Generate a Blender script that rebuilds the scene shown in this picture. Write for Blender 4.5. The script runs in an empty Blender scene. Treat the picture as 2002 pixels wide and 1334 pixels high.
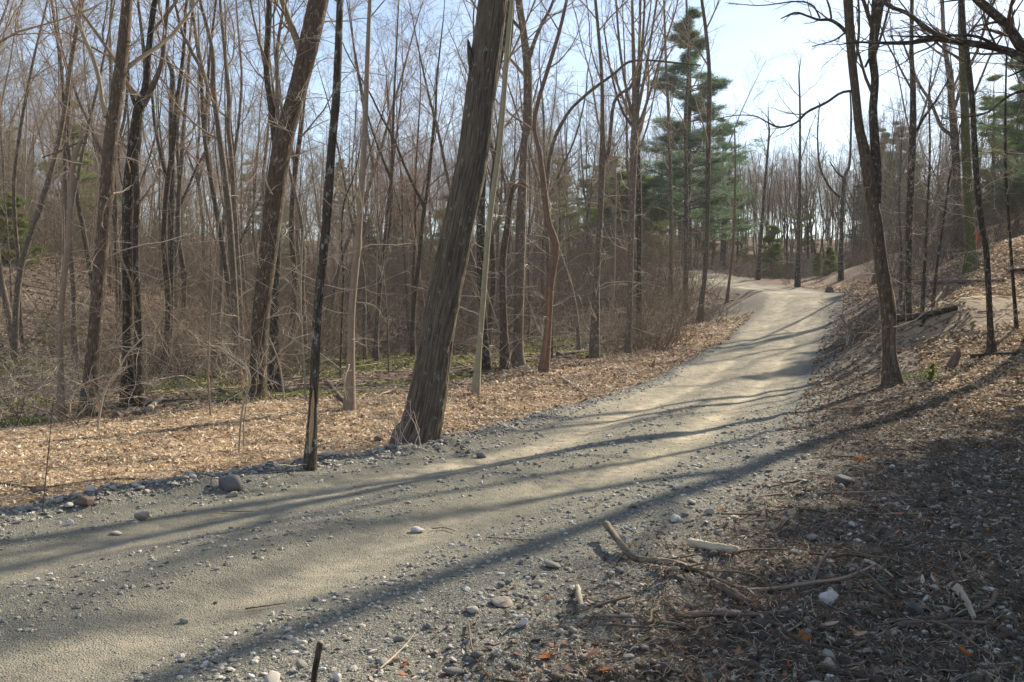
import bpy, math, random
import numpy as np
from mathutils import Vector, Matrix

# ------------------------------------------------------------------ camera, sky, sun, exposure
SC = bpy.context.scene
COL = SC.collection
FPX = 1734.0                      # focal length in photograph pixels (2002 wide)
EYE = 1.65
PITCH = math.radians(1.553)
cam_d = bpy.data.cameras.new('camera'); cam = bpy.data.objects.new('camera', cam_d); COL.objects.link(cam)
cam_d.sensor_width = 36.0; cam_d.lens = 36.0 * FPX / 2002.0
cam_d.clip_start = 0.05; cam_d.clip_end = 4000
cam.location = (0, 0, EYE); cam.rotation_euler = (math.pi / 2 - PITCH, 0, 0)
SC.camera = cam

SUN_AZ = math.radians(43); SUN_EL = math.radians(31)
world = bpy.data.worlds.new("World"); SC.world = world; world.use_nodes = True
wn = world.node_tree.nodes; wl = world.node_tree.links
for n in list(wn): wn.remove(n)
w_out = wn.new('ShaderNodeOutputWorld'); w_bg = wn.new('ShaderNodeBackground')
sky = wn.new('ShaderNodeTexSky'); sky.sky_type = 'NISHITA'; sky.sun_disc = False
sky.sun_elevation = SUN_EL; sky.sun_rotation = SUN_AZ
sky.air_density = 1.0; sky.dust_density = .35; sky.ozone_density = 1.0
w_tc = wn.new('ShaderNodeTexCoord'); w_map = wn.new('ShaderNodeMapping'); w_map.inputs['Scale'].default_value = (1, 1, 3.2)
w_no = wn.new('ShaderNodeTexNoise'); w_no.inputs['Scale'].default_value = 2.4; w_no.inputs['Detail'].default_value = 7; w_no.inputs['Roughness'].default_value = .6
w_rp = wn.new('ShaderNodeMapRange'); w_rp.inputs[1].default_value = .40; w_rp.inputs[2].default_value = .70
w_rp.inputs[3].default_value = .04; w_rp.inputs[4].default_value = .22
w_mx = wn.new('ShaderNodeMix'); w_mx.data_type = 'RGBA'
w_mx.inputs[7].default_value = (9.0, 9.1, 9.3, 1)        # thin bright cloud veil
wl.new(w_tc.outputs['Generated'], w_map.inputs[0]); wl.new(w_map.outputs[0], w_no.inputs['Vector'])
wl.new(w_no.outputs['Fac'], w_rp.inputs[0]); wl.new(w_rp.outputs[0], w_mx.inputs[0])
wl.new(sky.outputs[0], w_mx.inputs[6]); wl.new(w_mx.outputs[2], w_bg.inputs[0]); wl.new(w_bg.outputs[0], w_out.inputs[0])
w_bg.inputs[1].default_value = 0.095

sun_d = bpy.data.lights.new('sun', 'SUN'); sun = bpy.data.objects.new('sun', sun_d); COL.objects.link(sun)
sun_d.energy = 5.0; sun_d.angle = math.radians(0.6); sun_d.color = (1.0, .88, .70)
S = Vector((math.sin(SUN_AZ) * math.cos(SUN_EL), math.cos(SUN_AZ) * math.cos(SUN_EL), math.sin(SUN_EL)))
sun.rotation_euler = S.to_track_quat('Z', 'Y').to_euler(); sun.location = (20, 20, 30)
SC.view_settings.view_transform = 'Standard'; SC.view_settings.look = 'None'
SC.view_settings.gamma = 1.0; SC.view_settings.use_curve_mapping = False
SC.view_settings.exposure = 1.0
SC.render.engine = 'CYCLES'
SC.cycles.max_bounces = 6; SC.cycles.diffuse_bounces = 3; SC.cycles.transparent_max_bounces = 4

# ------------------------------------------------------------------ numpy helpers
RNG = np.random.default_rng(7)

def ray(px, py):
    """world direction through a pixel, scaled so that its Y component is 1"""
    c, s = math.cos(PITCH), math.sin(PITCH)
    v = 667.0 - py
    d = np.array([px - 1001.0, FPX * c + v * s, -FPX * s + v * c])
    return d / d[1]

def P(px, py, Y):
    d = ray(px, py)
    return np.array([d[0] * Y, Y, EYE + d[2] * Y])

_perm = np.random.default_rng(3).permutation(512)
_perm = np.concatenate([_perm, _perm, _perm])
_g3 = np.random.default_rng(5).normal(size=(512, 3)); _g3 /= np.linalg.norm(_g3, axis=1)[:, None]

def perlin(x, y, z=0.0):
    x, y, z = np.broadcast_arrays(np.asarray(x, float), np.asarray(y, float), np.asarray(z, float))
    xi, yi, zi = np.floor(x).astype(int), np.floor(y).astype(int), np.floor(z).astype(int)
    xf, yf, zf = x - xi, y - yi, z - zi
    u, v, w = [t * t * t * (t * (t * 6 - 15) + 10) for t in (xf, yf, zf)]
    def g(a, b, c):
        h = _perm[_perm[_perm[(xi + a) & 511] + ((yi + b) & 511)] + ((zi + c) & 511)]
        G = _g3[h]
        return G[..., 0] * (xf - a) + G[..., 1] * (yf - b) + G[..., 2] * (zf - c)
    def l(a, b, t): return a + t * (b - a)
    return l(l(l(g(0,0,0), g(1,0,0), u), l(g(0,1,0), g(1,1,0), u), v), l(l(g(0,0,1), g(1,0,1), u), l(g(0,1,1), g(1,1,1), u), v), w)

def fbm(x, y, z=0.0, o=4):
    s = 0; a = 1.0; f = 1.0
    for k in range(o):
        s = s + a * perlin(x * f + 17.3 * k, y * f - 9.1 * k, z * f + 3.7 * k); a *= .5; f *= 2.03
    return s

def sstep(a, b, x):
    t = np.clip((x - a) / (b - a), 0, 1); return t * t * (3 - 2 * t)

# ------------------------------------------------------------------ terrain
ROADC = np.array([  # x, y, z, half width
    (-26,-30, -.3, 2.1), (-11,-9, -.1, 2.1), (-6.8,-1.8, 0, 2.0), (-4.6, 1.9, 0, 2.0), (-2.7, 5.2, 0, 2.0), (-.9, 8.1, 0, 1.8), (1.0,10.7,.01,1.65), (2.7,14.8,.02,1.58),
    (4.4,19,.03,1.55), (5.75,22.7,.08,1.55), (7.5,27.2,.4,1.5), (9.8,33,.85,1.42), (12.2,39,1.65,1.45), (14.4,44,2.6,1.6), (15.3,48,3.0,1.8), (14.4,52.5,3.4,1.7), (13.4,60,4.15,1.7), (12.2,69,5.4,1.7), (9.5,76,6.0,1.6)])
def catmull(p, m):
    p = np.asarray(p, float); n = len(p)
    q = np.vstack([2 * p[0] - p[1], p, 2 * p[-1] - p[-2]])
    t = np.linspace(0, n - 1, m); i = np.minimum(t.astype(int), n - 2); f = (t - i)[:, None]
    a, b, c, d = q[i], q[i + 1], q[i + 2], q[i + 3]
    return .5 * (2 * b + (c - a) * f + (2 * a - 5 * b + 4 * c - d) * f * f + (3 * b - a - 3 * c + d) * f ** 3)
RC = catmull(ROADC, 260)

def road_t(x, y):
    """signed distance across the road in half widths (negative = left side), arc length, height"""
    sh = x.shape; x = x.ravel(); y = y.ravel()
    best = np.full(x.shape, 1e9); sgn = np.zeros_like(x); arc = np.zeros_like(x); hw = np.ones_like(x); hz = np.zeros_like(x)
    seg = RC[1:, :2] - RC[:-1, :2]; L = np.linalg.norm(seg, axis=1); cum = np.concatenate([[0], np.cumsum(L)])
    near = np.where((x > -45) & (x < 40) & (y > -45) & (y < 105))[0]
    xx, yy = x[near], y[near]
    b = np.full(xx.shape, 1e9); sg = np.zeros_like(xx); ar = np.zeros_like(xx); h = np.ones_like(xx); zz = np.zeros_like(xx)
    for k in range(len(seg)):
        dx = xx - RC[k, 0]; dy = yy - RC[k, 1]
        t = np.clip((dx * seg[k, 0] + dy * seg[k, 1]) / (L[k] ** 2), 0, 1)
        ex = dx - t * seg[k, 0]; ey = dy - t * seg[k, 1]; d = ex * ex + ey * ey
        m = d < b
        b[m] = d[m]; sg[m] = np.sign(ex * seg[k, 1] - ey * seg[k, 0])[m]; ar[m] = (cum[k] + t * L[k])[m]
        h[m] = RC[k, 3]; zz[m] = (RC[k, 2] + t * (RC[k + 1, 2] - RC[k, 2]))[m]
    best[near] = b; sgn[near] = sg; arc[near] = ar; hw[near] = h; hz[near] = zz
    T = np.sqrt(best) * sgn / hw
    T[np.abs(best) > 1e8] = 50
    return T.reshape(sh), arc.reshape(sh), hz.reshape(sh)

CTRL = []
for k in range(0, 260, 9):
    t = RC[min(k + 1, 259), :2] - RC[max(k - 1, 0), :2]; t = t / np.linalg.norm(t); n = np.array([t[1], -t[0]])
    for s in (-1.05, 0, 1.05):
        q = RC[k, :2] + n * s * RC[k, 3]; CTRL.append((q[0], q[1], RC[k, 2]))
for px, py, d in [
    # left clearing and wet hollow
    (820,868,11.6), (605,918,9.7), (470,888,11.0), (0,862,11.9), (190,845,13.2), (685,802,15.2), (505,780,17.3), (175,818,15.6), (260,797,17.2), (930,772,18.5), (1065,726,23.0), (1010,717,24.5), (1160,702,28.0), (1230,692,30.0), (1310,650,38), (1370,631,44.0), (1420,594,48.0), (335,735,27), (400,742,24.5), (600,730,26), (750,742,24), (750,705,31), (900,700,30), (1000,690,33), (1100,672,36), (1200,650,38),
    (1250,603,50), (1300,600,52), (1335,562,61), (850,650,50), (600,662,50), (350,655,46), (150,645,38), (200,570,46), (50,520,44), (-150,470,44), (-100,640,30), (-200,800,17), (0,700,25), (700,600,85), (400,590,85), (1000,565,75), (1150,545,72), (1250,500,90), (200,520,80),
    # right bank
    (1745,752,17.7), (1650,800,15), (1940,692,19), (2002,772,14), (2002,900,9.4), (1800,850,11.5), (1850,606,24), (1775,622,26), (1870,585,26), (1905,528,29), (1870,505,32), (2002,482,36), (1760,545,42), (1700,570,42), (1680,600,38), (1640,640,34), (1640,700,24),
    (1640,562,54), (1500,550,66), (1600,540,74), (1800,480,62), (2100,420,54), (1900,450,54), (2300,650,20), (2200,850,11), (1420,500,85), (1700,505,85)]:
    CTRL.append(tuple(P(px, py, d)))
CTRL += [(2.5,3.2,.02), (4.2,4.2,.05), (3,1,.03), (6,2,.1), (9,6,.25), (2,-6,.2), (10,-8,.6), (18,0,1.2), (-12,6,0), (-16,12,-.05), (-20,-5,0), (-30,5,.5), (-8,-16,.2), (20,-20,2.5), (-20,-30,0), (8,-30,1), (40,10,5), (60,30,7), (60,80,9), (-60,40,7), (-60,80,9.5), (-50,10,3), (-50,-30,2), (50,-40,4), (0,120,12.5), (-60,130,14), (60,130,12.5), (-110,60,11), (110,60,9), (-110,-60,4), (110,-60,4), (0,-100,2), (-110,150,14), (110,150,13), (0,180,14)]
CTRL = np.array(CTRL)
def _tps_k(r2): return .5 * r2 * np.log(r2 + 1e-9)
def _tps_fit(C):
    n = len(C); X = C[:, :2] / 20.0
    K = _tps_k(((X[:, None] - X[None]) ** 2).sum(-1)) + np.eye(n) * .004
    Pm = np.hstack([np.ones((n, 1)), X]); A = np.zeros((n + 3, n + 3)); A[:n, :n] = K; A[:n, n:] = Pm; A[n:, :n] = Pm.T
    return X, np.linalg.solve(A, np.concatenate([C[:, 2], np.zeros(3)]))
_TX, _TW = _tps_fit(CTRL)
def tps(x, y):
    sh = np.shape(x); x = np.ravel(x) / 20.0; y = np.ravel(y) / 20.0
    out = np.zeros(x.shape); n = len(_TX)
    for a in range(0, len(x), 20000):
        xx, yy = x[a:a + 20000], y[a:a + 20000]
        r2 = (xx[:, None] - _TX[None, :, 0]) ** 2 + (yy[:, None] - _TX[None, :, 1]) ** 2
        out[a:a + 20000] = _tps_k(r2) @ _TW[:n] + _TW[n] + _TW[n + 1] * xx + _TW[n + 2] * yy
    return out.reshape(sh)

def terrain(x, y, want=False):
    x = np.asarray(x, float); y = np.asarray(y, float)
    r = np.hypot(x, y - 40)
    far = sstep(95, 150, r)
    z = tps(np.clip(x, -140, 140), np.clip(y, -110, 200)) * (1 - far) + far * (13 + 4 * perlin(x * .012, y * .012, 4.0))
    T, arc, hz = road_t(x, y)
    aT = np.abs(T)
    on = 1 - sstep(.9, 1.7, aT)
    z = z * (1 - on) + hz * on
    edge_n = .16 * perlin(x * .9, y * .9, 1.5) + .08 * perlin(x * 3.1, y * 3.1, 2.5)
    roadm = 1 - sstep(.93, 1.07, aT + edge_n)
    # wheel tracks, crown of the road, shoulders
    lat = T + .06 * perlin(arc * .25, 0.5, 3.3)
    track = np.exp(-((np.abs(lat) - .47) / .17) ** 2) * (roadm > 0)
    z = z - .035 * track + .025 * np.exp(-(lat / .2) ** 2) * roadm
    z = z + roadm * (.022 * perlin(lat * 5 + 9, arc * .45, 14.0) * sstep(3, 6, y) + .012 * perlin(x * 1.7, y * 1.7, 9) + .006 * perlin(x * 6, y * 6, 8))
    left = T < 0
    berm = np.exp(-((aT + edge_n * .5 - 1.12) / .12) ** 2) * np.where(left, 1.0, .25)
    z = z + berm * (.085 + .10 * perlin(x * 1.6, y * 1.6, 5) + .05 * perlin(x * 5, y * 5, 6)) * (1 - sstep(26, 42, y))
    off = (1 - roadm)
    rough = .07 * fbm(x * .55, y * .55, 2.2, 3) + .035 * fbm(x * 2.3, y * 2.3, 7.7, 3)
    debris = off * (T > 0) * sstep(1.05, 1.5, aT) * (1 - sstep(13, 19, y)) * (aT < 12)
    z = z + off * rough + debris * (.075 * fbm(x * 3.5, y * 3.5, 1.1, 3) + .03 * np.abs(perlin(x * 9, y * 9, 3)))
    z = z + off * sstep(20, 45, y) * .25 * fbm(x * .18, y * .18, 5.5, 3)
    # heap of bare earth on the right bank
    hx, hy, _ = P(1855, 622, 23.0)
    z = z + .45 * np.exp(-(((x - hx) / 1.7) ** 2 + ((y - hy) / 2.0) ** 2))
    if want: return z, T, arc, roadm, track, berm, debris
    return z

def gz(x, y): return float(terrain(np.array([x]), np.array([y]))[0])
_YS = np.concatenate([np.arange(2.2, 30, .05), np.arange(30, 130, .25)])
def hit(px, py):
    """where the sight line through a pixel first meets the ground"""
    d = ray(px, py)
    zt = terrain(d[0] * _YS, _YS); zr = EYE + d[2] * _YS
    k = np.where(zr <= zt)[0]
    k = k[0] if len(k) else len(_YS) - 1
    if k > 0:
        a, b = zr[k - 1] - zt[k - 1], zr[k] - zt[k]; f = a / (a - b) if a != b else 1
        Y = _YS[k - 1] + np.clip(f, 0, 1) * (_YS[k] - _YS[k - 1])
    else: Y = _YS[0]
    return np.array([d[0] * Y, Y, gz(d[0] * Y, Y)])

# ------------------------------------------------------------------ mesh and object helpers
def mesh_np(name, V, F, mat=None, smooth=True, attrs=None):
    """V (n,3), F (m,k) with k 3 or 4; attrs {name: (n,) or (n,3)} on points"""
    me = bpy.data.meshes.new(name)
    V = np.ascontiguousarray(V, np.float32); F = np.ascontiguousarray(F, np.int32)
    m, k = F.shape
    me.vertices.add(len(V)); me.vertices.foreach_set('co', V.ravel())
    me.loops.add(m * k); me.loops.foreach_set('vertex_index', F.ravel())
    me.polygons.add(m); me.polygons.foreach_set('loop_start', np.arange(0, m * k, k, dtype=np.int32))
    me.polygons.foreach_set('loop_total', np.full(m, k, np.int32))
    me.polygons.foreach_set('use_smooth', np.full(m, smooth, bool))
    me.update(calc_edges=True)
    for an, av in (attrs or {}).items():
        av = np.ascontiguousarray(av, np.float32)
        if av.ndim == 1:
            a = me.attributes.new(an, 'FLOAT', 'POINT'); a.data.foreach_set('value', av)
        else:
            a = me.attributes.new(an, 'FLOAT_VECTOR', 'POINT'); a.data.foreach_set('vector', av.ravel())
    if mat: me.materials.append(mat)
    return me

def link(name, me, parent=None, loc=None):
    o = bpy.data.objects.new(name, me); COL.objects.link(o)
    if parent is not None: o.parent = parent
    if loc is not None: o.location = loc
    return o

def tag(o, label=None, cat=None, group=None, kind=None):
    if label: o['label'] = label
    if cat: o['category'] = cat
    if group: o['group'] = group
    if kind: o['kind'] = kind
    return o

def thing(name, label, cat, loc=(0, 0, 0), group=None, rz=0):
    o = bpy.data.objects.new(name, None); COL.objects.link(o); o.location = loc; o.rotation_euler = (0, 0, rz); o.empty_display_size = .1
    return tag(o, label, cat, group)

def copy_tree(root, loc, rz, scale, label=None, group=None):
    r = root.copy(); COL.objects.link(r); r.location = loc; r.rotation_euler = (0, 0, rz); r.scale = scale
    for ch in root.children:
        c = ch.copy(); COL.objects.link(c); c.parent = r
    return tag(r, label, None, group)

def norm(v): return v / np.maximum(np.linalg.norm(v, axis=-1, keepdims=True), 1e-9)

class Geo:
    """collects vertex and quad/triangle arrays (triangles are stored as quads of three + repeated last for uniformity)"""
    def __init__(self): self.V = []; self.F = []; self.B = []; self.n = 0
    def add(self, V, F, B=None):
        self.V.append(V); self.F.append(F + self.n); self.B.append(np.zeros_like(V) if B is None else B); self.n += len(V)
    def mesh(self, name, mat, smooth=True, offset=None):
        V = np.vstack(self.V); F = np.vstack(self.F); B = np.vstack(self.B)
        if offset is not None: V = V - np.asarray(offset)[None]
        return mesh_np(name, V, F, mat, smooth, {'bk': B})

def tubes(geo, pts, rad, sides, relief=None):
    """pts (K,n,3), rad (K,n): K open tubes of n rings; relief(cos*r, sin*r, s) -> radial offset"""
    K, n, _ = pts.shape
    if K == 0: return
    T = np.empty_like(pts); T[:, 1:-1] = pts[:, 2:] - pts[:, :-2]; T[:, 0] = pts[:, 1] - pts[:, 0]; T[:, -1] = pts[:, -1] - pts[:, -2]; T = norm(T)
    mean = norm(pts[:, -1] - pts[:, 0]); ref = np.where(np.abs(mean[:, 2:3]) > .8, np.array([[1.0, 0, 0]]), np.array([[0, 0, 1.0]]))
    U = norm(ref[:, None] - T * (T * ref[:, None]).sum(-1, keepdims=True)); W = np.cross(T, U)
    a = np.arange(sides) * 2 * math.pi / sides; ca, sa = np.cos(a), np.sin(a)
    s = np.concatenate([np.zeros((K, 1)), np.cumsum(np.linalg.norm(np.diff(pts, axis=1), axis=2), axis=1)], 1)
    R0 = rad.max(axis=1)[:, None, None]
    off = RNG.uniform(0, 40, (K, 1, 1)) if K > 1 else np.zeros((1, 1, 1))
    B = np.stack([np.broadcast_to(ca * R0, (K, n, sides)) + off, np.broadcast_to(sa * R0, (K, n, sides)), np.broadcast_to(s[..., None], (K, n, sides))], -1)
    rr = np.broadcast_to(rad[..., None], (K, n, sides))
    if relief is not None: rr = rr + relief(B[..., 0], B[..., 1], B[..., 2]) * np.clip(rr / np.maximum(R0, 1e-4), .15, 1)
    V = pts[:, :, None] + rr[..., None] * (ca[None, None, :, None] * U[:, :, None] + sa[None, None, :, None] * W[:, :, None])
    idx = np.arange(K * n * sides).reshape(K, n, sides); nx = np.roll(idx, -1, 2)
    F = np.stack([idx[:, :-1], nx[:, :-1], nx[:, 1:], idx[:, 1:]], -1).reshape(-1, 4)
    geo.add(V.reshape(-1, 3), F, B.reshape(-1, 3))

def cap(geo, centre, ring):
    pass

def grow(rng, pts, rad, nper, t0, t1, ang, lfac, steps, curl, up, rfac, rmin, taper=.25, lenabs=None, down=0.0, flat=None):
    """children of every parent polyline at once: returns pts (K,steps+1,3), rad (K,steps+1)"""
    Kp, n, _ = pts.shape
    K = Kp * nper
    if K == 0: return np.zeros((0, steps + 1, 3)), np.zeros((0, steps + 1))
    pi = np.repeat(np.arange(Kp), nper)
    t = t0 + (t1 - t0) * (np.tile((np.arange(nper) + .5) / nper, Kp) + rng.uniform(-.5, .5, K) / nper)
    f = t * (n - 1); i = np.minimum(f.astype(int), n - 2); f = (f - i)[:, None]
    p = pts[pi, i] * (1 - f) + pts[pi, i + 1] * f
    tan = norm(pts[pi, i + 1] - pts[pi, i]); pr = rad[pi, i] * (1 - f[:, 0]) + rad[pi, i + 1] * f[:, 0]
    plen = np.linalg.norm(pts[:, 1:] - pts[:, :-1], axis=2).sum(1)[pi]
    az = np.tile(np.arange(nper) * 2.4, Kp) + rng.uniform(0, 6.28, Kp)[pi] + rng.normal(0, .5, K)
    h = np.where(np.abs(tan[:, 2:3]) > .9, np.array([[1.0, 0, 0]]), np.array([[0, 0, 1.0]]))
    u = norm(np.cross(tan, h)); w = np.cross(tan, u)
    A = rng.uniform(ang[0], ang[1], K)[:, None]
    d = tan * np.cos(A) + (u * np.cos(az)[:, None] + w * np.sin(az)[:, None]) * np.sin(A)
    d[:, 2] -= down; d = norm(d)
    L = (plen * lfac * (1.15 - .75 * t) if lenabs is None else rng.uniform(lenabs[0], lenabs[1], K)) * rng.uniform(.6, 1.25, K)
    r0 = np.clip(pr * rfac * rng.uniform(.7, 1.1, K), rmin, None)
    out = np.empty((K, steps + 1, 3)); out[:, 0] = p; R = np.empty((K, steps + 1)); R[:, 0] = r0
    sl = (L / steps)[:, None]
    bend = rng.normal(0, curl * .5, (K, 3))
    for k in range(steps):
        out[:, k + 1] = out[:, k] + d * sl
        d = d + rng.normal(0, curl, (K, 3)) + bend; d[:, 2] += up
        if flat is not None: d[:, 2] *= flat
        d = norm(d)
        R[:, k + 1] = np.maximum(r0 * (1 - (1 - taper) * (k + 1) / steps), rmin * .6)
    return out, R

# ------------------------------------------------------------------ materials
def mat_new(name):
    m = bpy.data.materials.new(name); m.use_nodes = True
    nt = m.node_tree; b = nt.nodes['Principled BSDF']
    b.inputs['Roughness'].default_value = .9
    b.inputs['Specular IOR Level'].default_value = .25
    return m, nt, b

class N:
    def __init__(s, nt): s.nt = nt
    def new(s, t, **kw):
        n = s.nt.nodes.new(t)
        for k, v in kw.items(): setattr(n, k, v)
        return n
    def link(s, a, b): s.nt.links.new(a, b)
    def noise(s, vec, scale, detail=4, rough=.55, out='Fac'):
        n = s.new('ShaderNodeTexNoise'); n.inputs['Scale'].default_value = scale; n.inputs['Detail'].default_value = detail; n.inputs['Roughness'].default_value = rough
        if vec is not None: s.link(vec, n.inputs['Vector'])
        return n.outputs[out]
    def voro(s, vec, scale, out='Distance', feature='F1', rnd=1.0):
        n = s.new('ShaderNodeTexVoronoi'); n.feature = feature; n.inputs['Scale'].default_value = scale; n.inputs['Randomness'].default_value = rnd
        if vec is not None: s.link(vec, n.inputs['Vector'])
        return n.outputs[out]
    def map(s, vec, scale):
        n = s.new('ShaderNodeMapping'); n.inputs['Scale'].default_value = scale; s.link(vec, n.inputs[0]); return n.outputs[0]
    def ramp(s, fac, stops):
        n = s.new('ShaderNodeValToRGB'); e = n.color_ramp.elements
        while len(e) < len(stops): e.new(.5)
        for el, (p, c) in zip(e, stops): el.position = p; el.color = (c[0], c[1], c[2], 1)
        s.link(fac, n.inputs[0]); return n.outputs[0]
    def range(s, v, a, b, c=0.0, d=1.0):
        n = s.new('ShaderNodeMapRange'); s.link(v, n.inputs[0])
        for i, q in enumerate((a, b, c, d)): n.inputs[i + 1].default_value = q
        return n.outputs[0]
    def mix(s, fac, a, b, blend='MIX'):
        n = s.new('ShaderNodeMix'); n.data_type = 'RGBA'; n.blend_type = blend
        for sock, v in ((n.inputs[0], fac), (n.inputs[6], a), (n.inputs[7], b)):
            if isinstance(v, (int, float)): sock.default_value = v
            elif isinstance(v, tuple): sock.default_value = (*v, 1) if len(v) == 3 else v
            else: s.link(v, sock)
        return n.outputs[2]
    def math(s, op, a, b=None):
        n = s.new('ShaderNodeMath'); n.operation = op
        for sock, v in zip(n.inputs, (a, b)):
            if v is None: continue
            if isinstance(v, (int, float)): sock.default_value = v
            else: s.link(v, sock)
        return n.outputs[0]
    def bump(s, h, dist, strength=1.0, normal=None):
        n = s.new('ShaderNodeBump'); n.inputs['Distance'].default_value = dist; n.inputs['Strength'].default_value = strength
        s.link(h, n.inputs['Height'])
        if normal is not None: s.link(normal, n.inputs['Normal'])
        return n.outputs[0]
    def attr(s, name, out='Vector'):
        n = s.new('ShaderNodeAttribute'); n.attribute_name = name; return n.outputs[out]

def bark(name, dark, light, hs=28, vs=.14, depth=.012, lichen=.0, lcol=(.34, .36, .29), moss=0.0, contrast=(.35, .65)):
    m, nt, b = mat_new(name); q = N(nt)
    v = q.attr('bk'); st = q.map(v, (1, 1, vs))
    n1 = q.noise(st, hs, 5, .62); n2 = q.noise(v, 6, 4, .6)
    c = q.ramp(n1, [(contrast[0], dark), (contrast[1], light)])
    c = q.mix(q.range(n2, .3, .7, 0, .55), c, tuple(.6 * a + .4 * l for a, l in zip(dark, light)))
    oi = q.new('ShaderNodeObjectInfo')
    if lichen > 0:
        pn = q.noise(v, 9, 5, .7); pm = q.range(pn, 1 - lichen - .06, 1 - lichen + .03)
        c = q.mix(pm, c, lcol)
    if moss > 0:
        mn = q.noise(v, 3, 5, .7); c = q.mix(q.range(mn, 1 - moss - .1, 1 - moss + .08), c, (.09, .11, .03))
    var = q.range(oi.outputs['Random'], 0, 1, .78, 1.2)
    hsv = q.new('ShaderNodeHueSaturation'); q.link(c, hsv.inputs['Color']); q.link(var, hsv.inputs['Value'])
    q.link(hsv.outputs[0], b.inputs['Base Color'])
    q.link(q.bump(n1, depth, 1.0), b.inputs['Normal'])
    return m

M = {}
M['bark_furrowed'] = bark('furrowed_bark', (.026, .020, .015), (.29, .24, .18), 46, .06, .03, .36, (.30, .31, .25))
M['bark_brown'] = bark('brown_bark', (.024, .018, .013), (.185, .138, .10), 32, .22, .02, .37, (.30, .28, .23))
M['bark_dark'] = bark('dark_bark', (.018, .014, .011), (.115, .086, .063), 36, .25, .014, .40, (.26, .27, .22))
M['bark_grey'] = bark('grey_bark', (.05, .038, .028), (.26, .205, .155), 26, .3, .006, .36, (.40, .40, .36))
M['bark_smooth'] = bark('smooth_bark', (.17, .13, .095), (.34, .265, .20), 12, .5, .002, .30, (.42, .38, .33), contrast=(.25, .75))
M['bark_green'] = bark('greenish_smooth_bark', (.17, .165, .10), (.33, .31, .22), 12, .5, .002, .32, (.42, .42, .34), contrast=(.25, .75))
M['bark_red'] = bark('reddish_bark', (.12, .07, .048), (.33, .22, .155), 24, .3, .008, .30)
M['bark_mossy'] = bark('mossy_bark', (.05, .045, .03), (.2, .18, .12), 30, .2, .012, .38, moss=.5)
M['twig'] = bark('twig_bark', (.16, .12, .08), (.42, .33, .23), 40, .3, .001)
M['twig_dark'] = bark('dark_twig_bark', (.07, .052, .036), (.22, .165, .115), 40, .3, .001)
M['twig_pale'] = bark('pale_twig_bark', (.30, .25, .19), (.58, .50, .40), 40, .3, .001)
M['twig_red'] = bark('red_budding_twigs', (.19, .12, .10), (.40, .27, .23), 40, .3, .001)
M['wood_pale'] = bark('pale_bare_wood', (.24, .20, .145), (.54, .46, .34), 40, .08, .004)
M['wood_rot'] = bark('rotting_wood', (.05, .035, .027), (.26, .19, .15), 50, .08, .008)
M['wood_red'] = bark('split_reddish_wood', (.16, .07, .035), (.5, .27, .15), 50, .07, .005)
M['scar'] = bark('bare_scar_wood', (.36, .2, .10), (.62, .42, .25), 40, .08, .002)

def mat_leaf(name, stops, trans=.35):
    m, nt, b = mat_new(name); q = N(nt)
    g = q.new('ShaderNodeNewGeometry'); c = q.ramp(g.outputs['Random Per Island'], stops)
    q.link(c, b.inputs['Base Color']); b.inputs['Roughness'].default_value = .75
    tr = q.new('ShaderNodeBsdfTranslucent'); q.link(c, tr.inputs[0])
    mx = q.new('ShaderNodeMixShader'); mx.inputs[0].default_value = trans
    q.link(b.outputs[0], mx.inputs[1]); q.link(tr.outputs[0], mx.inputs[2]); q.link(mx.outputs[0], nt.nodes['Material Output'].inputs[0])
    return m
M['leaves'] = mat_leaf('dead_leaves', [(0, (.17, .105, .06)), (.25, (.36, .245, .145)), (.55, (.54, .40, .26)), (.8, (.70, .56, .39)), (1, (.82, .72, .56))], .25)
M['straw'] = mat_leaf('pale_straw', [(0, (.42, .30, .18)), (.4, (.66, .51, .34)), (1, (.84, .71, .53))], .25)
M['dark_leaves'] = mat_leaf('weathered_leaves', [(0, (.06, .045, .035)), (.5, (.17, .125, .09)), (.85, (.33, .25, .18)), (.93, (.5, .42, .33)), (1, (.50, .15, .04))], .2)
M['orange_leaf'] = mat_leaf('orange_leaf', [(0, (.30, .11, .035)), (1, (.42, .17, .06))], .35)
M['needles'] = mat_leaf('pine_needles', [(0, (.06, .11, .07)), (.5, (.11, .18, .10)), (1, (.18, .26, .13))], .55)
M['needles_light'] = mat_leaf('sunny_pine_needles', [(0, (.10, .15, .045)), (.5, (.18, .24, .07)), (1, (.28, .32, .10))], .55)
M['grass'] = mat_leaf('green_blades', [(0, (.05, .11, .02)), (1, (.16, .26, .05))], .4)
M['mossleaf'] = mat_leaf('moss_tufts', [(0, (.15, .16, .045)), (.6, (.27, .28, .085)), (1, (.42, .39, .16))], .3)

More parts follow.
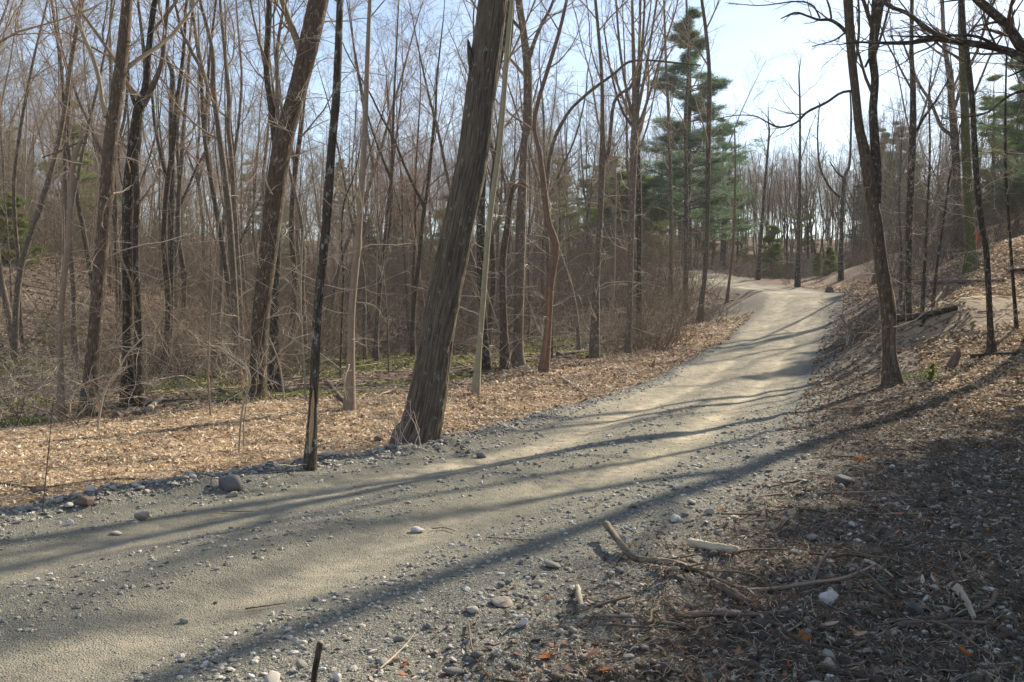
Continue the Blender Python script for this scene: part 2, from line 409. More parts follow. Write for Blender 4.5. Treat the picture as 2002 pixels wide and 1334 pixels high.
def mat_stone(name, stops):
    m, nt, b = mat_new(name); q = N(nt)
    g = q.new('ShaderNodeNewGeometry'); tc = q.new('ShaderNodeTexCoord'); oi = q.new('ShaderNodeObjectInfo')
    r = q.math('FRACT', q.math('ADD', g.outputs['Random Per Island'], oi.outputs['Random']))
    c = q.ramp(r, stops)
    n1 = q.noise(tc.outputs['Object'], 30, 5, .7)
    c = q.mix(q.range(n1, .3, .7, 0, .5), c, (.12, .11, .1), 'MULTIPLY') if False else q.mix(1.0, c, q.ramp(n1, [(.25, (.62, .62, .62)), (.75, (1, 1, 1))]), 'MULTIPLY')
    q.link(c, b.inputs['Base Color']); b.inputs['Roughness'].default_value = .8
    q.link(q.bump(q.noise(tc.outputs['Object'], 60, 5, .7), .004), b.inputs['Normal'])
    return m
M['stone'] = mat_stone('gravel_stone', [(0, (.17, .165, .155)), (.3, (.30, .285, .25)), (.6, (.42, .385, .33)), (.85, (.55, .50, .43)), (1, (.72, .68, .62))])
M['stone_grey'] = mat_stone('grey_stone', [(0, (.16, .155, .15)), (1, (.24, .23, .22))])
M['stone_tan'] = mat_stone('tan_stone', [(0, (.36, .30, .24)), (1, (.46, .39, .32))])
M['stone_white'] = mat_stone('pale_stone', [(0, (.58, .54, .5)), (1, (.7, .66, .62))])
M['stone_dark'] = mat_stone('dark_stone', [(0, (.09, .088, .088)), (1, (.14, .135, .135))])

def mat_ground():
    m, nt, b = mat_new('woodland_ground'); q = N(nt)
    tc = q.new('ShaderNodeTexCoord').outputs['Object']
    road = q.attr('road', 'Fac'); track = q.attr('track', 'Fac'); grav = q.attr('gravel', 'Fac'); soil = q.attr('soil', 'Fac'); moss = q.attr('moss', 'Fac'); straw = q.attr('straw', 'Fac'); sand = q.attr('sand', 'Fac')
    nb = q.noise(tc, .7, 4); nm = q.noise(tc, 5, 5, .65); nf = q.noise(tc, 45, 5, .7)
    vl = q.voro(tc, 22, 'Color'); vl2 = q.voro(tc, 55, 'Color')
    # leaf litter, seen as small flakes
    sep = q.new('ShaderNodeSeparateColor'); q.link(vl, sep.inputs[0]); sep2 = q.new('ShaderNodeSeparateColor'); q.link(vl2, sep2.inputs[0])
    leaf = q.ramp(sep.outputs[0], [(0, (.10, .065, .045)), (.35, (.22, .15, .105)), (.7, (.36, .26, .19)), (1, (.50, .38, .29))])
    leaf2 = q.ramp(sep2.outputs[0], [(0, (.12, .08, .055)), (.5, (.27, .19, .135)), (1, (.46, .35, .26))])
    leaf = q.mix(.5, leaf, leaf2)
    leaf = q.mix(q.range(nb, .35, .65, 0, .45), leaf, (.17, .12, .085))
    strawc = q.ramp(nf, [(.25, (.36, .25, .15)), (.5, (.58, .43, .28)), (.75, (.72, .56, .39))])
    soilc = q.ramp(nm, [(.3, (.06, .05, .04)), (.55, (.14, .12, .095)), (.75, (.24, .21, .165))])
    sandc = q.ramp(nm, [(.3, (.30, .23, .15)), (.7, (.43, .34, .23))])
    vg = q.voro(tc, 85, 'Color'); sg = q.new('ShaderNodeSeparateColor'); q.link(vg, sg.inputs[0])
    gravc = q.ramp(sg.outputs[0], [(0, (.065, .066, .058)), (.4, (.135, .135, .112)), (.8, (.25, .24, .20)), (1, (.52, .49, .43))])
    gravc = q.mix(.35, gravc, q.ramp(nm, [(.3, (.11, .108, .09)), (.7, (.22, .21, .175))]))
    roadc = q.ramp(nm, [(.3, (.14, .138, .11)), (.7, (.235, .225, .175))])
    roadc = q.mix(q.range(nf, .35, .7, 0, .5), roadc, gravc)
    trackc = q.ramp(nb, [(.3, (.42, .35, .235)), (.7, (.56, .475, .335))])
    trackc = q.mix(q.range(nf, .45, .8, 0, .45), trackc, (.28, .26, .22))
    c = q.mix(straw, leaf, strawc); c = q.mix(soil, c, soilc); c = q.mix(sand, c, sandc)
    mossc = q.ramp(nm, [(.3, (.08, .085, .025)), (.6, (.18, .19, .05)), (.8, (.27, .26, .08))])
    c = q.mix(moss, c, mossc); c = q.mix(grav, c, gravc)
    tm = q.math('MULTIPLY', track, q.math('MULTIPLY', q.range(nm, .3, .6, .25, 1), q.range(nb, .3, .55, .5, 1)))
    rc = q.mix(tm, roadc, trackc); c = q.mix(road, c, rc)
    q.link(c, b.inputs['Base Color']); b.inputs['Roughness'].default_value = .95
    vd = q.voro(tc, 95, 'Distance'); h = q.math('ADD', q.math('MULTIPLY', vd, -.5), q.math('ADD', q.math('MULTIPLY', nf, .8), q.math('MULTIPLY', q.noise(tc, 14, 4, .6), .9)))
    smooth = q.range(tm, 0, 1, 1.0, .3); h = q.math('MULTIPLY', h, smooth)
    q.link(q.bump(h, .02, 1.0), b.inputs['Normal'])
    return m
M['ground'] = mat_ground()
M['soil_clod'] = bark('soil_clod_earth', (.06, .047, .035), (.17, .135, .10), 30, 1, .01)

# ------------------------------------------------------------------ ground and road
def axis_pts(lo, hi, core_lo, core_hi, step, grow_f):
    a = list(np.arange(core_lo, core_hi, step)); s = step
    x = core_hi
    while x < hi: a.append(x); s *= grow_f; x += s
    a.append(hi); s = step; x = core_lo - step; b = []
    while x > lo: b.append(x); s *= grow_f; x -= s
    b.append(lo)
    return np.array(b[::-1] + a)
gx = axis_pts(-2500, 2500, -5.5, 7.5, .08, 1.055)
gy = axis_pts(-2500, 2500, 2.8, 14.0, .08, 1.03)
GX, GY = np.meshgrid(gx, gy)
GZ, GT, GARC, GROAD, GTRACK, GBERM, GDEB = terrain(GX, GY, True)
def strip_edge(x): return np.interp(x, [-12, -7.1, -6.5, -5.2, -2.8, -.8, .8, 4, 9, 12], [11.5, 12.4, 14.2, 16.8, 17.0, 20.5, 24.5, 31, 43, 48])
HOL = (GT < 0) * sstep(-.6, 1.2, GY - strip_edge(GX) + 1.2 * perlin(GX * .7, GY * .7, 51)) * (GY < 120)
aT = np.abs(GT)
lefts = (GT < 0)
edge = .35 * perlin(GX * .8, GY * .8, 12) + .2 * perlin(GX * 3, GY * 3, 13)
gravel = np.where(lefts, (1 - sstep(1.22, 1.4, aT + edge * .35)), (1 - sstep(1.35, 1.9, aT + edge))) * (1 - sstep(38, 50, GY) * .4) * (aT < 6)
gravel = np.maximum(gravel, np.exp(-((GX - 11.2) / 2.0) ** 2 - ((GY - 42.5) / 5.0) ** 2) * .8)
soil = (GT > 0) * sstep(1.2, 1.7, aT + edge) * (1 - sstep(17, 25, GY + 5 * edge)) * (aT < 20)
soil = np.maximum(soil, sstep(.05, .5, perlin(GX * .5, GY * .5, 30)) * .6 * (GY > 18))
soil = np.maximum(soil, HOL * (.55 + .4 * perlin(GX * .9, GY * .9, 52)) * (1 - sstep(38, 60, GY)))
soil = np.maximum(soil, (GT > 1.15) * (1 - sstep(2.6, 3.6, GT + edge)) * (1 - sstep(32, 42, GY)) * .85)
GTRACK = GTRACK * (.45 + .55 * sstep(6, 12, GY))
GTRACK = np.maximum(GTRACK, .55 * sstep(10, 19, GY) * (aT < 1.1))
strawm = lefts * sstep(1.15, 1.3, aT) * (1 - sstep(11.5, 16, GY + .35 * (GX + 6) + 3 * edge)) * (aT < 9) * (GX < 3) * sstep(-.3, .35, edge + .3 - .03 * (GX + 6) * 2)
mossm = sstep(.0, .35, perlin(GX * .35, GY * .35, 41) + .12) * sstep(21, 25, GY) * (1 - sstep(36, 44, GY)) * sstep(-22, -16, GX) * (1 - sstep(-2.5, 2, GX))
for mpx, mpy, mr in ((725, 712, 2.6), (800, 705, 2.0), (1000, 695, 1.6), (1090, 690, 1.3), (560, 720, 1.8), (390, 745, 1.6), (330, 760, 1.2)):
    mx_, my_, _ = hit(mpx, mpy); mossm = np.maximum(mossm, sstep(.25, .7, np.exp(-((GX - mx_) ** 2 + ((GY - my_) / 1.5) ** 2) / mr ** 2) + .5 * perlin(GX * 1.2, GY * 1.2, 60)))
hx, hy, _ = P(1855, 622, 23.0)
sandm = np.exp(-(((GX - hx) / 2.3) ** 2 + ((GY - hy) / 2.8) ** 2) ** 2)
hx2, hy2, _ = P(1690, 595, 35.0)
sandm = np.maximum(sandm, .6 * np.exp(-(((GX - hx2) / .9) ** 2 + ((GY - hy2) / 1.5) ** 2) ** 2))
sandm = np.maximum(sandm, (GT > 0) * np.exp(-((GX - 9.0) / .9) ** 2 - ((GY - 23) / 2.2) ** 2) * .7)
GVv = np.stack([GX, GY, GZ], -1).reshape(-1, 3)
idx = np.arange(GVv.shape[0]).reshape(GX.shape)
Fq = np.stack([idx[:-1, :-1], idx[:-1, 1:], idx[1:, 1:], idx[1:, :-1]], -1).reshape(-1, 4)
fr = (GROAD.ravel()[Fq].mean(1) > .5)
def sub(name, F):
    u, inv = np.unique(F.ravel(), return_inverse=True)
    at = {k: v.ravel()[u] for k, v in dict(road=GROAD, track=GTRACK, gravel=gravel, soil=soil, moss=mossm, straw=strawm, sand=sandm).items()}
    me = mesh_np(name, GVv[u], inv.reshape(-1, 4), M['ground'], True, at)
    return link(name, me)
tag(sub('ground', Fq[~fr]), kind='structure', label='uneven woodland floor of leaf litter, bare soil and moss')
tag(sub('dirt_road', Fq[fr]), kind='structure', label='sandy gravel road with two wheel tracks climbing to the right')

def gz_many(x, y): return terrain(x, y)
def gnormal(x, y, e=.05):
    z = terrain(x, y); zx = terrain(x + e, y); zy = terrain(x, y + e)
    n = np.stack([-(zx - z) / e, -(zy - z) / e, np.ones_like(z)], -1); return z, norm(n)

# ------------------------------------------------------------------ trees built one by one
def resample(p, m): return catmull(p, m)

def ridge_relief(amp, hs, vs, seed):
    def f(a, b, s):
        n = perlin(a * hs, b * hs, s * vs + seed) ; n2 = perlin(a * hs * 2.1, b * hs * 2.1, s * vs * 3 + seed)
        r = 1 - np.clip(np.abs(n) * 3.2, 0, 1)
        return amp * (.45 - r * .9 + n2 * .5)
    return f

HERO = []; HR = {}
def hero_tree(name, label, base, path, mat='bark_brown', top=17.0, crown=10, limbs=(), group='bare trees in view along the clearing', sides=14, relief=None, rows=None, twigmat='twig', broken=False, shoots=10, flare=1.35, d=None, seed=1, cat='tree', dead=False, droop=0.0, fan=False, cw=1.0):
    rng = np.random.default_rng(seed); crown = int(round(crown * .75))
    B = hit(*base); Y = B[1] if d is None else d
    if d is not None: B = np.array([ray(*base)[0] * d, d, 0]); B[2] = gz(B[0], B[1])
    depth_drift = rng.uniform(-.03, .03)
    pts = []; rad = []
    zb = P(base[0], base[1], Y)[2]
    for (px, py, w) in path:
        yy = Y * (1 + depth_drift * (base[1] - py) / 900.0)
        p = P(px, py, yy); pts.append(p); rad.append(.5 * w * yy / FPX)
    pts = np.array(pts); rad = np.array(rad)
    # sit it on the ground
    pts[0] = [B[0] + (pts[0][0] - P(base[0], base[1], Y)[0]), pts[0][1], B[2] + .02]
    allp = np.vstack([pts[0] + [0, 0, -.35], pts]); allr = np.concatenate([[rad[0] * flare * 1.1], rad]); allr[1] *= flare
    H = allp[-1][2] - B[2]
    if not broken and top > H + 1:
        k = 7; dirv = norm(allp[-1] - allp[-3]); p = allp[-1].copy(); r = allr[-1]; L = (top - H) / k; ext = []; er = []
        for j in range(k):
            dirv = norm(dirv + rng.normal(0, .07, 3) + np.array([0, 0, .12])); p = p + dirv * L; ext.append(p.copy()); er.append(r * (1 - .85 * (j + 1) / k))
        allp = np.vstack([allp, ext]); allr = np.concatenate([allr, er])
    Q = np.hstack([allp, allr[:, None]])
    m = rows or max(24, int((allp[-1][2] - B[2]) * 3))
    # even spacing along the stem
    fine = resample(Q, 400); s = np.concatenate([[0], np.cumsum(np.linalg.norm(np.diff(fine[:, :3], axis=0), axis=1))])
    tt = np.linspace(0, 1, m) ** (1.25 if relief else 1.0) * s[-1]
    Qr = np.stack([np.interp(tt, s, fine[:, c]) for c in range(4)], -1); Qr[:, 3] = np.maximum(Qr[:, 3], .006)
    root = thing(name, label, cat, tuple(B), group)
    g = Geo(); tubes(g, Qr[None, :, :3], Qr[None, :, 3], sides, relief)
    if broken:  # ragged top
        tip = Qr[-1]; n = 5
        sp = np.stack([np.stack([tip[:3] + rng.normal(0, tip[3] * .5, 3) * [1, 1, 0] - [0, 0, .05], tip[:3] + rng.normal(0, tip[3] * .6, 3) * [1, 1, 0] + [0, 0, rng.uniform(.08, .3)]]) for _ in range(n)])
        tubes(g, sp, np.stack([np.full(n, tip[3] * .55), np.full(n, .003)], 1), 5)
    link('trunk', g.mesh('trunk', M[mat], True, B), root)
    # drawn limbs
    lp = []; 
    for lim in limbs:
        lm = lim.get('mat', mat); q = np.array([np.append(P(a, b_, Y * (1 + lim.get('dd', 0) * j)), .5 * w * Y / FPX) for j, (a, b_, w) in enumerate(lim['p'])])
        nearest = Qr[np.argmin(((Qr[:, [0, 2]] - q[0][[0, 2]]) ** 2).sum(1))]
        q[:, 1] += (nearest[1] - q[0, 1]) * np.linspace(1, .6, len(q))
        if lim.get('ext'):
            dv = norm(q[-1, :3] - q[-2, :3]); e = []
            for j in range(4):
                dv = norm(dv + rng.normal(0, .1, 3) + np.array([0, 0, .1])); e.append(np.append(q[-1, :3] + dv * lim['ext'] / 4 * (j + 1), q[-1, 3] * (1 - .22 * (j + 1))))
            q = np.vstack([q, e])
        q = resample(q, max(12, 3 * len(q))); q[:, 3] = np.maximum(q[:, 3], .004)
        lg = Geo(); tubes(lg, q[None, :, :3], q[None, :, 3], 9)
        link('limb', lg.mesh('limb', M[lm], True, B), root)
        lp.append((resample(q, 12), lim.get('tw', 6)))
    # crown: limbs, branches, twigs
    cg = Geo(); par = resample(Qr, 14)
    Hh = Qr[-1, 2] - B[2]; tl = .42 if not fan else .25
    if crown > 0:
        L1, R1 = grow(rng, par[None, :, :3], par[None, :, 3], crown, tl, .97, (.45, .95), .30 * cw, 7, .10, .10, .5, .011)
        L2, R2 = grow(rng, L1, R1, 8, .15, 1, (.4, .95), .5, 5, .16, .05, .55, .0055)
        L3, R3 = grow(rng, L2, R2, 6, .1, 1, (.35, 1.0), .6, 3, .2, .03, .6, .0028)
        tubes(cg, L1, R1, 6); tubes(cg, L2, R2, 4); tubes(cg, L3, R3, 3)
    for q, tw in lp:
        a = (q[None, :, :3], q[None, :, 3])
        l2, r2 = grow(rng, *a, tw, .3, 1, (.4, .9), .35, 5, .10, .05, .55, .005)
        l3, r3 = grow(rng, l2, r2, 5, .15, 1, (.35, .9), .6, 4, .13, .03, .6, .003)
        tubes(cg, l2, r2, 4); tubes(cg, l3, r3, 3)
    if shoots:  # fine side shoots on the stem
        a = (par[None, :, :3], par[None, :, 3])
        l2, r2 = grow(rng, *a, int(shoots * 1.4), .05, .62, (.9, 1.6), .1, 6, .2, .02, .12, .0045, lenabs=(.6, 2.2), down=droop)
        l3, r3 = grow(rng, l2, r2, 6, .2, 1, (.5, 1.2), .5, 5, .22, .0, .6, .0028)
        sg = Geo(); tubes(sg, l2, r2, 4); tubes(sg, l3, r3, 3); tag(link('side_shoots', sg.mesh('side_shoots', M['twig_pale'], True, B), root), kind='stuff')
    if cg.n: tag(link('crown', cg.mesh('crown', M[twigmat], True, B), root), kind='stuff')
    HERO.append((B[0], B[1])); HR[' '.join(label.split()[:2]) if not label.startswith('forked tree') else 'forked tree with'] = (root, Qr, B)
    return root, Qr, B

def R(amp, hs, vs, seed=0.0): return ridge_relief(amp, hs, vs, seed)

# the furrowed leaning giant
root, QA, BA = hero_tree('leaning_tree', 'thick furrowed trunk leaning right at the road edge, stoutest tree in view', (815, 868),
    [(813,868,92), (823,835,82), (836,775,74), (848,700,67), (864,605,64), (898,435,61), (922,320,60), (938,200,58), (951,100,57), (964,0,55), (972,-80,52)],
    'bark_furrowed', top=19, crown=12, sides=128, rows=440, relief=(lambda a, b, c: R(.024, 29, 1.5)(a, b, c) - .016 * np.clip(perlin(a * 22, b * 22, c * 13 + 5) * 3.5 - .7, 0, 1)), shoots=0, flare=1.06, seed=2)
g = Geo(); q = resample(np.array([np.append(P(a, b, QA[200, 1]), w * .5 * 11.6 / FPX) for a, b, w in [(926,132,16), (920,112,12), (917,92,8), (915,78,3)]]), 8)
tubes(g, q[None, :, :3], q[None, :, 3], 8); link('snapped_branch', g.mesh('snapped_branch', M['bark_dark'], True, BA), root)
# thin pale suckers at its foot
g = Geo(); rng = np.random.default_rng(8); st = []; 
for k in range(11):
    b = BA + np.array([rng.uniform(-.35, .3), -.48 - rng.uniform(0, .12), .02]); dv = norm(np.array([rng.uniform(-.7, .4), rng.uniform(-.3, 0), 1.0])); L = rng.uniform(.4, 1.1); st.append([b + dv * L * j / 5 + np.array([0.04 * math.sin(j + k), 0, -.015 * j * j * rng.uniform(0, 1)]) for j in range(6)])
st = np.array(st); rr = np.linspace(.006, .002, 6)[None].repeat(11, 0); tubes(g, st, rr, 4)
l2, r2 = grow(rng, st, rr, 4, .3, 1, (.4, 1), .4, 3, .15, 0, .7, .002); tubes(g, l2, r2, 3)
tag(link('sucker_shoots', g.mesh('sucker_shoots', M['twig_pale'], True, BA), root), 'pale thin shoots rising at the foot of the trunk')

hero_tree('bare_tree', 'brown rough trunk leaning right, second stoutest, behind the leaf strip', (505, 780),
    [(505,780,40), (504,748,34), (511,606,33), (528,470,35), (537,390,38), (553,282,37), (582,176,35), (603,90,38), (623,0,38), (634,-60,36)], 'bark_brown', 19, 11, sides=40, rows=150, relief=R(.012, 22, 4), seed=3, shoots=14)
hero_tree('bare_tree', 'thin dark lichen-spotted trunk with an orange bark scar, closest to the road', (605, 918),
    [(606,918,24), (613,790,19), (621,606,17), (635,470,17), (641,390,18), (649,282,16), (658,176,16), (665,0,13), (668,-60,12)], 'bark_dark', 13, 8, sides=24, rows=120, relief=R(.004, 40, 6), seed=4, shoots=16, flare=1.15)
hero_tree('bare_tree', 'slim smooth pinkish trunk with a knot, right of the dark thin trunk', (683, 803),
    [(683,803,20), (686,700,16), (688,606,14), (698,490,15), (699,480,18), (700,470,14), (706,380,12), (712,282,11), (719,100,9), (723,0,7), (726,-40,6)], 'bark_smooth', 14, 8, sides=16, rows=90, seed=5, shoots=18)
hero_tree('bare_tree', 'slender smooth greenish trunk just right of the furrowed giant', (930, 772),
    [(930,772,14), (936,690,12), (943,606,11), (957,430,11), (977,282,11), (991,106,10), (1001,0,8), (1006,-50,7)], 'bark_green', 14, 8, sides=16, rows=80, seed=6, shoots=14)
hero_tree('twin_stem_tree', 'twin-stemmed dark tree whose two stems join above, left of centre clearing', (261, 797),
    [(250,797,24), (249,700,19), (249,606,18), (249,480,19), (252,370,22), (262,290,24), (272,211,20), (284,176,15), (290,106,12), (297,40,11), (303,0,10)], 'bark_dark', 16, 9, sides=28, rows=110, relief=R(.008, 26, 4), seed=7, shoots=20,
    limbs=[dict(p=[(273,800,19), (271,700,15), (269,606,13), (266,480,12), (268,380,12), (264,300,12)], tw=3), dict(p=[(276,205,14), (296,165,11), (313,123,9), (319,70,8), (326,0,7)], ext=4, mat='bark_grey', tw=10),
           dict(p=[(268,215,9), (258,195,8), (250,165,6), (245,150,4)], tw=4), dict(p=[(284,170,10), (277,90,7), (272,40,6), (268,0,5)], ext=3, mat='bark_grey', tw=9)])
hero_tree('bare_tree', 'rough brown trunk with a long pale dead branch curving up to its left', (174, 818),
    [(174,818,34), (177,750,30), (186,650,26), (195,535,26), (204,430,25), (216,282,26), (227,200,25), (240,100,23), (249,0,20), (253,-50,18)], 'bark_brown', 18, 10, sides=34, rows=130, relief=R(.010, 24, 4), seed=8, shoots=20,
    limbs=[dict(p=[(213,232,11), (205,200,9), (197,151,9), (184,110,8), (169,77,8), (155,35,7), (141,0,6)], ext=3, mat='wood_pale', tw=4)])
hero_tree('snapped_tree', 'slim curved trunk with a snapped bowed top and drooping pale twigs', (119, 812),
    [(119,812,12), (118,700,11), (120,606,10), (126,535,11), (134,470,12), (137,400,11), (141,340,11), (146,305,11), (156,280,9), (160,272,6)], 'bark_smooth', 6, 0, sides=14, rows=70, seed=9, shoots=14, broken=True, droop=.1, cat='tree', twigmat='twig_pale',
    limbs=[dict(p=[(158,274,5), (140,277,4), (110,292,4), (75,306,3)], tw=5, mat='bark_grey'), dict(p=[(160,275,4), (172,292,3), (182,315,3), (187,345,2)], tw=5, mat='twig_pale'), dict(p=[(140,340,4), (125,332,3), (108,345,3), (98,375,2)], tw=5, mat='twig_pale')])
hero_tree('snapped_tree', 'straight dark trunk with a broken top, between the twin tree and the fork', (336, 733),
    [(336,733,20), (334,700,14), (334,606,12), (335,500,12), (335,430,12), (336,282,11), (335,211,9), (338,160,10), (336,140,9), (328,118,7)], 'bark_dark', 8, 0, sides=16, rows=70, seed=10, shoots=16, broken=True, relief=R(.006, 26, 4))
hero_tree('forked_tree', 'grey tree forking high into two bare limbs, left of the leaning brown trunk', (464, 755),
    [(464,757,22), (462,700,16), (460,606,13), (449,430,13), (440,350,12), (431,282,11), (424,230,10), (417,176,11), (416,106,8), (404,50,7), (391,0,6)], 'bark_grey', 14, 9, sides=18, rows=80, seed=11, shoots=18,
    limbs=[dict(p=[(417,178,9), (402,140,8), (387,116,7), (374,90,7), (363,70,6), (345,0,5)], ext=5, tw=10)])
hero_tree('bare_tree', 'slim straight grey tree rising close behind the high-forked tree', (474, 745),
    [(474,745,12), (470,606,10), (460,430,10), (453,317,9), (446,246,9), (448,197,9), (440,106,7), (430,0,5)], 'bark_grey', 15, 9, d=25, sides=12, rows=60, seed=12, shoots=14)
hero_tree('bare_tree', 'dark trunk standing directly behind the leaning brown trunk, forking above it', (536, 772),
    [(536,772,26), (536,700,20), (537,606,16), (544,470,12), (541,330,13), (535,240,15), (522,150,12), (522,100,12), (526,0,11)], 'bark_dark', 17, 10, sides=18, rows=80, seed=13, shoots=16, d=19.5, relief=R(.006, 26, 4),
    limbs=[dict(p=[(536,235,10), (537,170,8), (537,100,7), (545,40,6), (556,0,5)], ext=4, mat='bark_grey', tw=9)])
hero_tree('bare_tree', 'dark trunk just behind and left of the greenish slender trunk', (948, 724),
    [(948,724,22), (945,640,17), (941,560,16), (940,430,16), (945,330,14), (962,200,11), (985,80,9), (1000,-20,8)], 'bark_dark', 15, 9, sides=16, rows=70, seed=14, shoots=14, relief=R(.006, 26, 4))
hero_tree('snapped_tree', 'leaning brown stem with a torn hooked top, left of the upright grey tree', (988, 722),
    [(988,722,18), (985,640,15), (983,560,14), (984,500,13), (991,450,13), (996,410,10), (999,385,9), (1003,370,8)], 'bark_brown', 6, 0, sides=14, rows=50, seed=15, shoots=14, broken=True,
    limbs=[dict(p=[(1003,372,8), (1012,360,7), (1024,358,5), (1034,366,3)], mat='bark_red', tw=3)])
hero_tree('bare_tree', 'upright grey-brown trunk forking high, beside the red-barked crooked tree', (1012, 718),
    [(1012,718,26), (1013,680,21), (1014,606,20), (1019,430,20), (1025,282,14), (1031,246,18), (1032,150,17), (1027,90,15), (1020,40,14), (1014,0,14), (1008,-50,12)], 'bark_grey', 19, 11, sides=20, rows=90, seed=16, shoots=18,
    limbs=[dict(p=[(1034,115,10), (1045,80,8), (1060,45,7), (1075,18,6), (1085,-10,5)], ext=4, tw=10), dict(p=[(1024,60,7), (1008,45,6), (995,25,5), (985,0,4)], ext=3, tw=8)])
hero_tree('crooked_tree', 'crooked reddish-barked tree with an elbow halfway up, edge of the leaf bank', (1063, 727),
    [(1063,727,18), (1070,660,16), (1076,560,15), (1086,490,16), (1084,470,15), (1071,430,13), (1064,370,12), (1055,300,9), (1045,250,8), (1052,200,8), (1073,130,8), (1094,60,7), (1108,0,6), (1116,-40,5)], 'bark_red', 14, 9, sides=18, rows=90, seed=17, shoots=18)
hero_tree('forked_tree', 'tree forking into a narrow V low down, right of the crooked red tree', (1162, 702),
    [(1162,702,17), (1166,560,13), (1173,430,11), (1177,330,13), (1178,310,13), (1178,246,9), (1176,141,7), (1164,0,6)], 'bark_grey', 16, 9, sides=16, rows=70, seed=18, shoots=18,
    limbs=[dict(p=[(1180,318,9), (1190,295,8), (1198,211,7), (1212,185,6), (1234,169,6), (1246,130,5), (1258,90,4)], ext=3, tw=10)])
hero_tree('fan_crowned_tree', 'straight tree whose many upright limbs fan out like a broom', (1228, 692),
    [(1227,693,13), (1231,606,11), (1235,430,12), (1238,330,14), (1240,282,15), (1241,235,13), (1240,170,9), (1238,80,7), (1236,0,5)], 'bark_grey', 16, 13, sides=16, rows=70, seed=19, shoots=18,
    limbs=[dict(p=[(1240,240,8), (1225,180,6), (1212,100,5), (1204,0,4)], ext=3, tw=9), dict(p=[(1242,240,8), (1256,170,6), (1270,90,5), (1284,0,4)], ext=3, tw=9), dict(p=[(1241,225,7), (1250,150,6), (1256,80,5), (1260,0,4)], ext=3, tw=9), dict(p=[(1243,260,7), (1268,190,5), (1292,110,4), (1318,30,3)], ext=2, tw=9), dict(p=[(1238,250,7), (1215,215,5), (1196,150,4), (1184,80,3)], ext=2, tw=8)])
hero_tree('bare_tree', 'dark straight trunk standing just behind the broom-crowned tree', (1250, 652),
    [(1250,652,11), (1250,560,10), (1250,430,11), (1248,330,10), (1246,200,8), (1250,100,6), (1252,0,5)], 'bark_dark', 19, 10, sides=12, rows=60, seed=20, shoots=12)
hero_tree('bare_tree', 'arching grey tree whose long limb bends right across the sky', (1076, 660),
    [(1076,660,9), (1074,560,8), (1070,470,8), (1068,390,7), (1073,320,7), (1085,270,7), (1110,222,6), (1135,195,6), (1165,170,6), (1200,145,5), (1228,122,5), (1265,118,4), (1310,122,4), (1370,128,3)], 'bark_grey', 2, 0, sides=12, rows=80, seed=21, shoots=20, d=27, droop=-.4)
hero_tree('bare_tree', 'brown trunk on the bank below the far bend, leftmost of three', (1310, 604), [(1310,604,9), (1312,500,8), (1312,400,7), (1308,250,6), (1302,120,5), (1298,0,4)], 'bark_brown', 17, 9, sides=12, rows=50, seed=22, shoots=14)
hero_tree('bare_tree', 'dark trunk on the bank below the far bend, middle of three', (1340, 606), [(1340,606,9), (1341,500,8), (1343,400,7), (1340,250,6), (1346,120,5), (1342,0,4)], 'bark_dark', 17, 9, sides=12, rows=50, seed=23, shoots=14)
hero_tree('bare_tree', 'tall slim brown trunk leaning right on the bank below the climbing road', (1368, 630),
    [(1368,630,12), (1373,580,10), (1379,530,9), (1383,440,8), (1385,282,10), (1387,150,8), (1380,60,7), (1372,0,6), (1366,-60,5)], 'bark_brown', 19, 8, sides=14, rows=60, seed=24, shoots=14)
hero_tree('sapling_tree', 'thin pinkish sapling leaning right at the gravel bank of the road', (1421, 593), [(1421,593,6), (1427,540,5), (1433,490,5), (1436,410,5), (1438,330,4), (1436,250,3)], 'bark_red', 9, 7, sides=10, rows=40, seed=25, shoots=10, cw=.7)
hero_tree('bare_tree', 'slender dark tree on the far verge where the road crests', (1482, 556), [(1482,556,8), (1485,500,7), (1492,410,6), (1498,330,5), (1504,260,4)], 'bark_dark', 12, 9, sides=12, rows=40, seed=26, shoots=12, d=60, cw=.9)
hero_tree('bare_tree', 'lone straight tree at the crest of the road with a broom-like crown', (1559, 572), [(1559,572,10), (1561,480,7), (1563,400,6), (1564,300,5), (1564,210,4), (1562,150,3)], 'bark_dark', 14, 12, sides=12, rows=50, seed=27, shoots=12, d=53, fan=True, cw=1.0)
hero_tree('crooked_tree', 'small crooked tree with a lyre-shaped fork behind the crest', (1644, 545), [(1644,545,9), (1645,460,8), (1648,385,7), (1652,345,7), (1661,320,5), (1664,230,4), (1662,180,3)], 'bark_dark', 2, 0, sides=12, rows=40, seed=28, shoots=14, d=56, droop=-.3,
    limbs=[dict(p=[(1645,386,5), (1625,366,4), (1610,340,4), (1603,315,4), (1600,260,3), (1604,200,2)], tw=9), dict(p=[(1650,345,4), (1638,335,3), (1624,315,2)], tw=6)])
